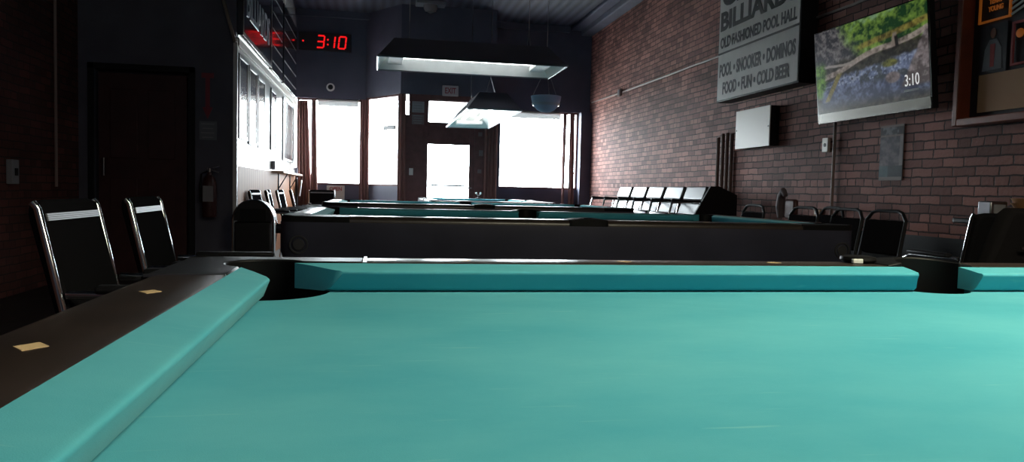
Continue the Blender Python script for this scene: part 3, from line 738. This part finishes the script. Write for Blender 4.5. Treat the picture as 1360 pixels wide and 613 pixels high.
mb = MB(); mb.tube([(0, 0, .46), (0, 0, .50)], .016, 8); mb.tube([(-.02, 0, .49), (.10, 0, .53)], .008, 6); mb.tube([(-.02, 0, .50), (.09, 0, .46)], .008, 6); mb.build('handle', M['steel'], fe, smooth=True)
MB().tube([(-.02, 0, .47), (-.08, 0, .44), (-.095, 0, .30), (-.09, 0, .15)], .009, 8).build('hose', M['black'], fe, smooth=True)
MB().b2(-.03, .03, .07, .099, .2, .36).build('bracket', M['steel'], fe)
pp = tag(MB().tube([(XB+.025, 7.6, .9), (XB+.025, 7.6, ZC-.002)], .014, 8).build('conduit_pipe', M['conduit'], smooth=True), 'thin grey conduit running up the dark brick wall on the left', 'pipe')
bx = thing('switch_box', 'small pale box on the dark left brick wall below the conduit', 'switch', (XB, 6.75, 1.02)); MB().b2(.001, .05, -.06, .06, -.1, .1).build('box', M['paper'], bx, bevel=.006); MB().b2(.05, .06, -.02, .02, -.03, .03).build('toggle', M['black'], bx)

# ------------------------------------------------------------------ right wall things
SX = 3.87
sg = thing('pool_hall_sign', 'big white lettered sign board, OLD FASHIONED POOL HALL, on the brick wall', 'sign', (XR, 7.295, 2.04)); W2 = .855; f0 = SX-XR
MB().b2(f0+.006, -.001, -W2, W2, 0, 1.75).build('box', M['black'], sg, bevel=.004)
MB().b2(f0, f0+.006, -W2+.02, W2-.02, .02, 1.73).build('face', M['sign_white'], sg)
def st(s_, w, z0, z1, m, bold=.03): text_mb(s_, w, z1-z0, .0015, bold).map(frame_mtx((f0-.001, 0, (z0+z1)/2-2.04), (0, -1, 0), (0, 0, 1))).build('lettering', M[m], sg)
st('FOOD \u2022 FUN \u2022 COLD BEER', 1.40, 2.115, 2.255, 'sign_grey', .035)
st('POOL \u2022 SNOOKER \u2022 DOMINOS', 1.58, 2.315, 2.465, 'sign_grey', .035)
st('OLD FASHIONED POOL HALL', 1.58, 2.64, 2.765, 'sign_grey', .03)
st('BILLIARDS', 1.60, 2.835, 3.055, 'sign_black', .04); st('CLOVIS', 1.55, 3.10, 3.36, 'sign_black', .04)
MB().b2(f0-.002, f0, -W2+.02, W2-.02, .535, .557).build('divider_line', M['sign_black'], sg)

# television, tilted a little downwards
def vnoise(x, y, seed=0):
    def h(i, j): 
        n = math.sin(i*127.1+j*311.7+seed*74.7)*43758.5453; return n-math.floor(n)
    i, j = math.floor(x), math.floor(y); u, v = x-i, y-j; u = u*u*(3-2*u); v = v*v*(3-2*v)
    return (h(i, j)*(1-u)+h(i+1, j)*u)*(1-v)+(h(i, j+1)*(1-u)+h(i+1, j+1)*u)*v
def fbm(x, y, s=0): return sum(vnoise(x*2**k, y*2**k, s+k)*.5**(k+1) for k in range(4))
def lerp(a, b, t): t = max(0, min(1, t)); return tuple(p+(q-p)*t for p, q in zip(a, b))
def creek(u, v):
    """u right, v up, 0..1"""
    n = fbm(u*7, v*5, 1); n2 = fbm(u*30, v*20, 4); n3 = fbm(u*70, v*45, 8)
    wob = (n-.5)*.10+(n2-.5)*.05
    def m(a, b, x): t = max(0, min(1, (x-a)/(b-a))); return t*t*(3-2*t)
    hi = (n2-.3)*1.6+(n3-.5)*1.0
    c = lerp((.015, .014, .012), (.09, .08, .06), hi)
    grey = lerp((.04, .04, .05), (.32, .30, .30), hi*1.1-.1)
    grn = lerp((.015, .06, .02), (.30, .50, .08), hi+(n-.45)*2.2)
    if n > .58: grn = lerp(grn, (.35, .55, .40), (n-.58)*6)
    top = m(.50, .58, v-.12*u+wob)
    bank = lerp(grey, grn, m(.26, .42, u+.35*(v-.8)+wob*2))
    c = lerp(c, bank, top)
    c = lerp(c, lerp((.10, .07, .02), (.50, .42, .09), hi+.2), m(.045, .02, abs(v-(.60+.20*u)-wob*.3))*m(.38, .5, u)*.9)
    c = lerp(c, lerp((.14, .11, .09), (.62, .52, .46), hi+.25), m(.040, .022, abs(v-(.42+.29*u)+.02*math.sin(u*9)-wob*.2)))
    c = lerp(c, (.36, .32, .29), m(.020, .008, abs(v-(.56-.05*u)-wob*.3))*m(.42, .36, u))
    c = lerp(c, (.30, .24, .20), m(.022, .012, abs(u-.735-.1*(v-.6)))*m(.59, .61, v)*m(.76, .72, v))
    c = lerp(c, (.015, .012, .012), m(.018, .010, abs(u-.765+.08*(v-.6)))*m(.57, .59, v)*m(.72, .69, v))
    c = lerp(c, lerp((.02, .08, .01), (.24, .50, .06), hi+.1), m(.12, .07, u+wob)*m(.16, .24, v+wob)*m(.66, .56, v+wob))
    wat = m(.02, -.03, v-(.34+.17*u)+wob*1.2)*m(.10, .17, u-.25*(v-.45)+wob)*m(.0, .16, v)
    w = lerp((.04, .055, .11), (.26, .32, .52), hi*.9+(v-.22)*2.0)
    if n3 > .56 and v > .30: w = lerp(w, (.45, .52, .68), .6)
    w = lerp(w, (.03, .04, .04), m(.56, .62, fbm(u*13, v*10, 9))*m(.22, .3, v)*.8)
    c = lerp(c, w, wat)
    c = lerp(c, lerp((.04, .05, .01), (.34, .34, .05), hi), m(.085, .05, math.hypot((u-.70), (v-.43)*1.6)+wob*.4))
    c = lerp(c, lerp((.15, .13, .04), (.44, .38, .13), hi), m(.030, .018, abs((u-.17)-(v-.28)*.45)+wob*.05)*m(.12, .15, v)*m(.47, .43, v))
    bo = m(-.03, .03, (u-.80)*2.4-(v-.20)*.9+wob*.6)*m(.12, .17, v)*m(.74, .68, v)
    c = lerp(c, lerp((.10, .08, .08), (.44, .37, .38), hi+.1-(.35 if v < .3 else 0)), bo)
    c = lerp(c, lerp((.10, .08, .08), (.42, .34, .35), hi+.1), m(.07, .05, math.hypot(u-.72, (v-.27)))) if u > .6 else c
    return c
def picture(nu, nv, w, h, fn, name, m, parent, mtx):
    me = bpy.data.meshes.new(name); V = []; F = []
    for j in range(nv+1):
        for i in range(nu+1): V.append(tuple(mtx @ Vector((-w/2+w*i/nu, -h/2+h*j/nv, 0))))
    for j in range(nv):
        for i in range(nu): a = j*(nu+1)+i; F.append((a, a+1, a+nu+2, a+nu+1))
    me.from_pydata(V, [], F); ca = me.color_attributes.new('Col', 'FLOAT_COLOR', 'POINT')
    for j in range(nv+1):
        for i in range(nu+1): c = fn(i/nu, j/nv); ca.data[j*(nu+1)+i].color = (max(0, c[0]), max(0, c[1]), max(0, c[2]), 1)
    me.materials.append(m); o = bpy.data.objects.new(name, me); COL.objects.link(o); o.parent = parent; return o
tv = thing('television', 'wall mounted television showing a forest creek with the time 3:10', 'television', (XR, 5.42, 2.02))
til = math.radians(6); Wt, Ht = 1.40, .80
Ttv = frame_mtx((-.20, 0, 0), (0, -1, 0), (-math.sin(til), 0, math.cos(til)))
MB().box((0, 0, -.026), (Wt, Ht, .05)).map(Ttv).build('body', M['tv_frame'], tv, bevel=.004)
picture(230, 130, Wt-.03, Ht-.10, creek, 'screen', M['picture'], tv, Ttv @ Matrix.Translation((0, .038, .0015)))
MB().box((0, -Ht/2+.045, .001), (Wt-.02, .08, .004)).map(Ttv).build('reflection_strip', M['tv_reflection'], tv)  # band built in place of the reflection along the screen bottom
text_mb('3:10', .15, .085, .001, .0).map(Ttv @ Matrix.Translation((Wt/2-.19, -.17, .004))).build('clock_text', M['screen_text'], tv)
MB().box((Wt/2-.20, -.245, .003), (.16, .016, .001)).map(Ttv).build('date_text', M['board_text'], tv)
MB().box((0, 0, 0), (.12, .3, .3)).map(Matrix.Translation((-.07, 0, 0))).build('wall_mount', M['black'], tv)

wb = thing('electrical_box', 'white box cabinet mounted on the brick wall left of the television', 'electrical box', (XR, 7.41, 1.49))
MB().b2(-.10, -.001, -.36, .36, 0, .41).build('box', M['black'], wb, bevel=.003); MB().b2(-.112, -.10, -.365, .365, -.003, .413).build('cover', M['cream'], wb, bevel=.002)
for y, z in ((.34, .2), (-.34, .2)): MB().lathe([(0, .004), (.008, .003), (.008, 0)], seg=10).map(on_right(-.112, y, z)).build('screw', M['black'], wb)
ot = thing('wall_outlet', 'small white outlet plate on the brick below the television', 'outlet', (XR, 6.2, 1.45)); MB().b2(-.03, -.001, -.045, .045, -.065, .065).build('plate', M['cream'], ot, bevel=.006)
MB().lathe([(0, .003), (.018, .003), (.018, 0)], seg=14).map(on_right(-.03, 0, 0)).build('socket', M['black'], ot)
tag(MB().tube([(XR-.027, 6.06, 0), (XR-.027, 6.06, 1.66)], .014, 8).build('conduit_pipe', M['conduit'], smooth=True), 'slim upright conduit on the brick wall directly below the television', 'pipe')
tag(MB().tube([(XR-.015, 13.84, 2.69), (XR-.015, 12.3, 2.665), (XR-.015, 8.16, 2.64)], .013, 8).build('conduit_pipe', M['conduit'], smooth=True), 'long level conduit across the brick from the corner to the white sign', 'pipe')
tag(MB().tube([(XR-.02, 6.43, 2.65), (XR-.02, 5.9, 2.64), (XR-.02, 5.0, 2.66)], .012, 8).build('conduit_pipe', M['conduit'], smooth=True), 'short level conduit on the brick above the television', 'pipe')
jb = thing('junction_box', 'small junction box on the level conduit left of the sign', 'electrical box', (XR, 12.1, 2.66)); MB().b2(-.06, -.030, -.07, .07, -.06, .06).build('box', M['conduit'], jb, bevel=.005); MB().b2(-.064, -.06, -.05, .05, -.04, .04).build('cover', M['steel'], jb)
for i, (y, z, lb) in enumerate(((8.36, 1.66, 'brown upright pipe, farthest of the four below the sign'), (8.24, 1.70, 'brown upright pipe, second of the four below the sign'), (8.13, 1.70, 'brown upright pipe, third of the four below the sign'), (8.02, 1.68, 'brown upright pipe, nearest of the four by the white box'))):
    tag(MB().tube([(XR-.03, y, 0), (XR-.03, y, z)], .022, 8).build('wall_pipe', M['conduit_brown'], smooth=True), lb, 'pipe', 'upright brown pipes on the brick wall')

def pcol(u, v):
    n = fbm(u*9, v*17, 3)
    if v > .965 or .795 < v < .82: return (.34, .26, .24)
    if v > .82: return lerp((.02, .02, .03), (.26, .25, .28), (n-.35)*4) if .12 < u < .8 else (.04, .03, .035)
    if v > .26:
        if u > .86: return (.36, .32, .33)
        return lerp((.07, .06, .09), (.28, .24, .27), (n-.3)*2.4)
    if v > .07: return lerp((.04, .12, .15), (.14, .22, .24), n) if u < .4 else lerp((.01, .015, .025), (.05, .08, .1), n)
    return (.30, .25, .24)
po = thing('wall_poster', 'curled faded poster hanging on the dark brick below the television', 'poster', (XR-.006, 5.33, 1.34))
picture(40, 70, .27, .44, lambda a, b: tuple(.8*q for q in pcol(a, b)), 'print', M['poster'], po, Matrix.Identity(4) @ on_right(-.004, 0, 0)); MB().box((.003, 0, 0), (.004, .272, .442)).build('backing', M['paper_dark'], po)

dc = thing('display_case', 'wood framed wall case of pool memorabilia at the far right edge', 'display case', (XR, 3.66, 1.48)); w = .91; h = 1.7
MB().b2(-.03, -.001, -w, w, 0, h).build('backing', M['case_back'], dc)
mb = MB(); mb.b2(-.13, -.001, w-.045, w, 0, h); mb.b2(-.13, -.001, -w, -w+.045, 0, h); mb.b2(-.13, -.001, -w+.045, w-.045, 0, .05); mb.b2(-.13, -.001, -w+.045, w-.045, h-.05, h)
mb.build('frame', M['mahogany'], dc, bevel=.006)
def flat(mb, x): return mb.map(frame_mtx((x, 0, 0), (0, -1, 0), (0, 0, 1)))
# y measured from case centre, z from its base; u = -(y-3.66)
def rect_frame(u0, u1, z0, z1, b, x, m, name):
    mb = MB(); z = x
    for a0, a1, c0, c1 in ((u0, u1, z0, z0+b), (u0, u1, z1-b, z1), (u0, u0+b, z0+b, z1-b), (u1-b, u1, z0+b, z1-b)): mb.box(((a0+a1)/2, (c0+c1)/2, 0), (a1-a0, c1-c0, .012))
    flat(mb, x).build(name, M[m], dc)
rect_frame(-.81, -.55, .68, .96, .014, -.045, 'orange', 'amber_plaque_frame')
flat(text_mb('TERRY', .11, .035, .002, .03).map(Matrix.Translation((-.675, .815, 0))), -.045).build('lettering', M['orange'], dc)
flat(text_mb('YOUNG', .12, .035, .002, .03).map(Matrix.Translation((-.675, .765, 0))), -.045).build('lettering', M['orange'], dc)
def ell(cx, cy, rx, ry, n=20): return [(cx+rx*math.cos(2*PI*i/n), cy+ry*math.sin(2*PI*i/n)) for i in range(n)]
ph = flat(MB().box((-.68, .50, 0), (.22, .32, .006)), -.04).build('portrait_photo', M['clock_black'], dc)
flat(MB().prism([(-.76, .36), (-.60, .36), (-.61, .50), (-.65, .56), (-.71, .56), (-.745, .50)], 0, .002), -.044).build('jacket', M['greyblue'], ph)
flat(MB().prism([(-.695, .38), (-.665, .38), (-.66, .53), (-.70, .53)], .002, .004), -.044).build('red_shirt', M['red'], ph)
flat(MB().prism(ell(-.68, .60, .022, .034), .002, .004), -.044).build('face', M['skin'], ph)
flat(MB().box((-.42, .21, 0), (.72, .25, .008)), -.045).build('tan_board', M['tan'], dc)
rect_frame(-.53, -.25, .36, .64, .016, -.045, 'red', 'red_plaque_frame')
for k in range(3): flat(MB().box((-.47, .72+.035*k, 0), (.16, .014, .006), Matrix.Rotation(.35, 3, 'Z')), -.045).build('white_ribbon', M['white'], dc)
flat(MB().lathe([(0, .01), (.05, .008), (.06, 0)], (-.49, .90, 0), 20), -.045).build('round_badge', M['cream'], dc)
flat(MB().lathe([(0, .01), (.025, .008), (.03, 0)], (-.47, .56, 0), 16), -.045).build('round_token', M['orange'], dc)

# ------------------------------------------------------------------ spectator bench of five seats
bn = thing('spectator_bench', 'row of five shiny black seats with armrests against the brick wall', 'bench', (3.95, 9.35, 0), 0)
# local: seats look towards -X, row along Y
PT = .30
MB().b2(-1.15, .06, -1.62, 1.62, 0, PT).build('platform', M['black'], bn, bevel=.01)
def rbox(w, h, d, r, mtx, puff=.0):
    mb = MB(); mb.prism(rounded(w, h, r, 4), -d/2, d/2); return mb.map(mtx)
for i in range(5):
    y = -1.24+i*.62
    lean = .34
    up = Vector((math.sin(lean), 0, math.cos(lean)))
    for (zz, hh, xx) in ((.985, .17, -.30), (.80, .15, -.37)):
        rbox(.54, hh, .05, .03, frame_mtx((xx, y, zz), (0, -1, 0), up)).build('back_pad' , M['vinyl_shiny'], bn, bevel=.018, seg=3)
    MB().box((-.55, y, PT+.42), (.46, .52, .08), Matrix.Rotation(.06, 3, 'Y')).build('seat', M['vinyl_shiny'], bn, bevel=.035, seg=4)
for i in range(6):
    y = -1.55+i*.62
    mb = MB(); mb.tube([(-.42, y, PT+.34), (-.38, y, .895), (-.72, y, .88), (-.78, y, PT+.34)], .016, 8); mb.build('armrest', M['chrome'], bn, smooth=True)
    MB().box((-.56, y, .90), (.34, .045, .022), Matrix.Rotation(.05, 3, 'Y')).build('arm_pad', M['black'], bn, bevel=.008)
    MB().b2(-.74, -.30, y-.02, y+.02, PT, PT+.36).build('leg', M['black'], bn, bevel=.004)
MB().b2(-.60, -.54, -1.55, 1.55, PT+.32, PT+.36).build('beam', M['black'], bn)
mb = MB(); mb.prism([(-.78, PT), (.02, PT), (.02, .98), (-.20, 1.07), (-.30, 1.07), (-.50, .72), (-.78, .62)], -.02, .02); mb.map(Matrix.Translation((0, -1.60, 0)) @ Matrix.Rotation(PI/2, 4, 'X'))
mb.build('end_panel', M['black'], bn, bevel=.006)

# ------------------------------------------------------------------ chairs
def loop_chair(label, loc, rz, group):
    """banquet style chair: rounded top tube with a hand slot over a padded back. Local: faces +X"""
    T = thing('banquet_chair', label, 'chair', loc, rz, group)
    MB().box((0, 0, .455), (.42, .42, .06)).build('seat', M['fabric'], T, bevel=.025, seg=3)
    x0, x1 = -.19, -.27
    pts = [(x0, -.20, .44)]+[(x0+(x1-x0)*(z-.44)/.44, -.20+.012*(z-.44), z) for z in (.6, .75, .82)]
    pts += [(x1, -.20+.05, .872), (x1-.005, -.10, .885), (x1-.005, .10, .885), (x1, .15, .872)]
    pts += [(x0+(x1-x0)*(z-.44)/.44, .20-.012*(z-.44), z) for z in (.82, .75, .6)]+[(x0, .20, .44)]
    MB().tube(pts, .0125, 8).build('back_frame', M['black'], T, smooth=True)
    lean = math.atan2(.08, .44)
    mb = MB(); mb.prism(rounded(.38, .24, .04, 4), -.018, .018); mb.map(frame_mtx((-.242, 0, .70), (0, 1, 0), (-math.sin(lean), 0, math.cos(lean)))); mb.build('backrest', M['fabric'], T, bevel=.01)
    for sx in (1, -1):
        for sy in (1, -1):
            MB().tube([(sx*.18, sy*.19, .44), (sx*.22, sy*.20, .0)], .0125, 8).build('leg', M['black'], T, smooth=True)
    MB().tube([(.19, -.19, .25), (.19, .19, .25)], .009, 6).build('stretcher', M['black'], T, smooth=True)
    return T
def arm_chair(label, loc, rz, group):
    """stacking armchair: chrome side frames, vinyl seat and back with pale ribs standing in for a window reflection. Local: faces +X"""
    T = thing('stacking_armchair', label, 'chair', loc, rz, group)
    MB().box((.02, 0, .45), (.46, .39, .06)).build('seat', M['vinyl'], T, bevel=.025, seg=3)
    lean = .24; up = (-math.sin(lean), 0, math.cos(lean))
    mb = MB(); mb.prism(rounded(.40, .38, .05, 4), -.02, .02); mb.map(frame_mtx((-.262, 0, .72), (0, 1, 0), up)); bk = mb.build('backrest', M['vinyl'], T, bevel=.012)
    st_ = MB()  # thin pale ribs imitate the window reflection on the backrest
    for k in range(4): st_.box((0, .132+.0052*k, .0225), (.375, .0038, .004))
    st_.map(frame_mtx((-.262, 0, .72), (0, 1, 0), up)).build('glint_strip', M['strip'], bk)
    for sy in (1, -1):
        y = sy*.208
        P = [(-.25, y, 0), (-.19, y, .44), (-.288, y, .885), (-.300, y, .90)]
        MB().tube(P, .0095, 10).build('back_post', M['chrome'], T, smooth=True)
        MB().tube([(.25, y, 0), (.22, y, .58), (.19, y, .635), (.14, y, .655), (-.22, y, .66)], .0125, 10).build('front_leg', M['chrome'], T, smooth=True)
        MB().box((0.0, y, .675), (.30, .045, .022)).build('arm_pad', M['black'], T, bevel=.009)
    MB().tube([(-.296, -.205, .885), (-.30, -.17, .89), (-.30, .17, .89), (-.296, .205, .885)], .0125, 8).build('top_rail', M['fabric'], T, smooth=True)
    for x in (-.2, .21): MB().tube([(x, -.21, .42), (x, .21, .42)], .010, 6).build('cross_bar', M['chrome'], T, smooth=True)
    return T
ac = arm_chair('chrome framed armchair nearest the left edge, its painted window glint wide', (-.57, 2.32, 0), 0, 'armchairs left of the near table')
clone(ac, (-.55, 2.97, 0), .03, 'chrome framed armchair next beyond the left edge one')
gl = 'black armchairs along the left wall'
for x, y, r, lb in ((-1.08, 8.95, -.1, 'black armchair just behind the trash can, against the wall'), (-1.02, 9.65, .05, 'black armchair second behind the trash can by the left wall'), (-.98, 10.45, -.06, 'black armchair third along the left wall, below the outlet box'), (-.92, 11.3, .12, 'black armchair fourth along the left wall, before the curtain'), (-.86, 12.7, -1.45, 'black chair with shiny seat in front of the red printed poster')):
    clone(ac, (x, y, 0), r, lb, gl)
lc = None
gr = 'loop backed chairs along the brick wall'
lc = loop_chair('loop backed black chair left of the pair, half hidden behind the second table', (3.22, 6.45, 0), PI, gr)
for x, y, r, lb in ((3.24, 5.64, PI+.02, 'loop backed black chair with a grey jacket behind it'), (3.28, 5.14, PI-.05, 'loop backed black chair beneath the outlet, third along the brick wall'), (3.28, 4.68, PI+.03, 'loop backed black chair nearest us, below the curled poster'), (3.68, 5.95, PI-.1, 'taller looking chair standing in the back row against the brick')):
    clone(lc, (x, y, 0), r, lb, gr)
jk = thing('folded_jacket', 'grey brown jacket slung upright on the back row chair', 'jacket', (3.62, 6.10, .88))
mb = MB(); P = [(-.0, .10, -.10), (-.01, .11, 0), (-.03, .06, .10), (-.05, .0, .14), (-.05, -.04, .10)]; mb.tube(P, [.035, .04, .035, .03, .02], 10); mb.build('sleeve', M['paper_dark'], jk, smooth=True)
MB().box((0, -.06, -.02), (.05, .16, .18)).build('body', M['wood_dark'], jk, bevel=.02)
sw = thing('wall_outlet', 'small pinkish box on the brick wall between two loop backed chairs', 'outlet', (XR, 6.28, .83)); MB().b2(-.03, -.001, -.05, .05, -.03, .03).build('box', M['tan'], sw, bevel=.006); MB().b2(-.034, -.03, -.03, .03, -.015, .015).build('cover', M['cream'], sw)

# wide dark chair and little table at the right edge
wc = thing('lounge_chair', 'wide dark padded chair seen from behind at the right edge', 'chair', (2.70, 2.95, 0), PI/2+.12)
MB().box((.02, 0, .42), (.52, .56, .12)).build('seat', M['fabric'], wc, bevel=.04, seg=3)
mb = MB(); mb.prism([(-.36, -.34), (.36, -.34), (.33, 0), (.25, .22), (.22, .24), (-.22, .24), (-.25, .22), (-.33, 0)], -.035, .035); mb.map(frame_mtx((-.30, 0, .70), (0, 1, 0), (-.1, 0, 1))); mb.build('backrest', M['fabric'], wc, bevel=.02, seg=3)
for sx in (-.22, .24):
    for sy in (-.24, .24): MB().tube([(sx, sy, .38), (sx*1.08, sy*1.08, 0)], .016, 8).build('leg', M['black'], wc, smooth=True)
for sy in (-.30, .30): MB().box((.02, sy, .58), (.46, .07, .06)).build('armrest', M['fabric'], wc, bevel=.02)
MB().tube([(-.37, .20, .78), (-.40, .05, .80), (-.37, -.1, .78)], .006, 6).build('back_handle', M['steel'], wc, smooth=True)
clone(ac, (3.20, 3.60, 0), PI/2, 'chrome framed armchair half hidden behind the wide dark chair', 'armchairs at the right edge')
pt = thing('side_table', 'small dark table behind the wide dark chair at the right edge', 'table', (3.78, 3.93, 0))
MB().prism(rounded(.42, .42, .05), .83, .86).build('tabletop', M['black'], pt, bevel=.006); MB().tube([(0, 0, .02), (0, 0, .83)], .035, 12).build('pole', M['black'], pt, smooth=True); MB().lathe([(0, 0), (.17, 0), (.17, .015), (.04, .035), (0, .035)]).build('base', M['black'], pt, smooth=True)
nd = thing('napkin_dispenser', 'grey metal napkin dispenser standing on the small dark table', 'dispenser', (3.68, 3.92, .86)); MB().box((0, 0, .055), (.12, .10, .11)).build('case', M['steel'], nd, bevel=.008); MB().box((0, -.051, .055), (.08, .004, .07)).build('napkins', M['paper'], nd)
bk = thing('basket_stack', 'stack of tan food baskets at the very right edge', 'baskets', (3.84, 3.83, .86))
for k in range(4): MB().lathe([(.05, 0), (.085, .045), (.092, .045), (.055, -.002)], (0, 0, .001+k*.028), 24).build('basket', M['tan'], bk, smooth=True)

# trash can with a rounded hood and a steel hoop
tc = thing('trash_can', 'dark trash can with a rounded hood and shiny rim beside the second table', 'trash can', (-1.19, 7.86, 0))
MB().box((0, 0, .30), (.36, .30, .60)).build('body', M['darkgreen'], tc, bevel=.02)
arc_ = [(.19*math.cos(math.radians(a)), .605+.205*math.sin(math.radians(a))) for a in range(0, 181, 12)]
mb = MB(); mb.prism(arc_, -.155, .155); mb.map(frame_mtx((0, 0, 0), (1, 0, 0), (0, 0, 1))); mb.build('hood', M['darkgreen'], tc, smooth=False)
MB().tube([(.19, -.155, .02)]+[(p[0], -.155, p[1]) for p in arc_]+[(-.19, -.155, .02)], .011, 8).build('hoop', M['chrome'], tc, smooth=True)
MB().box((0, -.158, .66), (.24, .006, .13)).build('flap', M['black'], tc, bevel=.004)

# ------------------------------------------------------------------ unseen ceiling lamps added behind us as fill
for x, y, lb in ((2.6, -2.2, 'added round frosted fill lamp behind the camera, right'), (-1.2, -2.6, 'added round frosted fill lamp behind the camera, left')):
    T = thing('fill_lamp', lb, 'lamp', (x, y, ZC)); MB().lathe([(0, -.10), (.14, -.085), (.20, -.03), (.205, 0)], seg=28).build('diffuser', M['fill_glow'], T, smooth=True); MB().lathe([(.20, -.035), (.225, -.03), (.225, -.001)], seg=28).build('ring', M['steel'], T, smooth=True)

# ------------------------------------------------------------------ light
W = bpy.data.worlds.new('sky'); SC.world = W; W.use_nodes = True
bg = W.node_tree.nodes['Background']; bg.inputs[0].default_value = (.86, .93, 1, 1); bg.inputs[1].default_value = 34.0
def portal(c, w, h, d):
    l = bpy.data.lights.new('portal', 'AREA'); l.shape = 'RECTANGLE'; l.size = w; l.size_y = h; l.cycles.is_portal = True
    o = bpy.data.objects.new('portal', l); COL.objects.link(o); o.location = c
    o.rotation_euler = Vector(d).to_track_quat('-Z', 'Y').to_euler()
portal((-.82, YF+.22, 1.8), 1.25, 1.6, (0, -1, 0)); portal((3.0, YF+.22, 1.8), 1.7, 1.55, (0, -1, 0)); portal((1.1, YF+.25, 1.35), 2.3, 2.6, (0, -1, 0))
def area(name, c, w, h, d, power, col):
    l = bpy.data.lights.new(name, 'AREA'); l.shape = 'RECTANGLE'; l.size = w; l.size_y = h; l.energy = power; l.color = col
    o = bpy.data.objects.new(name, l); COL.objects.link(o); o.location = c; o.rotation_euler = Vector(d).to_track_quat('-Z', 'Y').to_euler()
area('lamp_light', (T1X+.40, .64, 2.27), 1.5, .5, (0, 0, -1), 50, (1, .93, .64))
def point(name, c, p, col, r=.15):
    l = bpy.data.lights.new(name, 'POINT'); l.energy = p; l.color = col; l.shadow_soft_size = r
    o = bpy.data.objects.new(name, l); COL.objects.link(o); o.location = c
point('fill_light', (2.6, -2.2, 3.8), 40, (1, .86, .74))  # warm light from an unseen lamp at right rear, added as fill
point('fill_light', (-1.2, -2.6, 3.8), 30, (.88, .94, 1))  # added cool fill from behind, raises the dark areas

# ------------------------------------------------------------------ camera
f_, yaw, pit, rol = 989.3, .1820, .0529, .0243
F = Vector((math.sin(yaw)*math.cos(pit), math.cos(yaw)*math.cos(pit), -math.sin(pit)))
R = Vector((math.cos(yaw), -math.sin(yaw), 0)); U = R.cross(F)
R2 = R*math.cos(rol)+U*math.sin(rol); U2 = -R*math.sin(rol)+U*math.cos(rol)
cd = bpy.data.cameras.new('camera'); cd.sensor_fit = 'HORIZONTAL'; cd.sensor_width = 36; cd.lens = f_*36/1360; cd.clip_start = .01
co = bpy.data.objects.new('camera', cd); COL.objects.link(co)
mt = Matrix(((R2.x, U2.x, -F.x, 0), (R2.y, U2.y, -F.y, 0), (R2.z, U2.z, -F.z, .958), (0, 0, 0, 1)))
co.matrix_world = mt
SC.camera = co
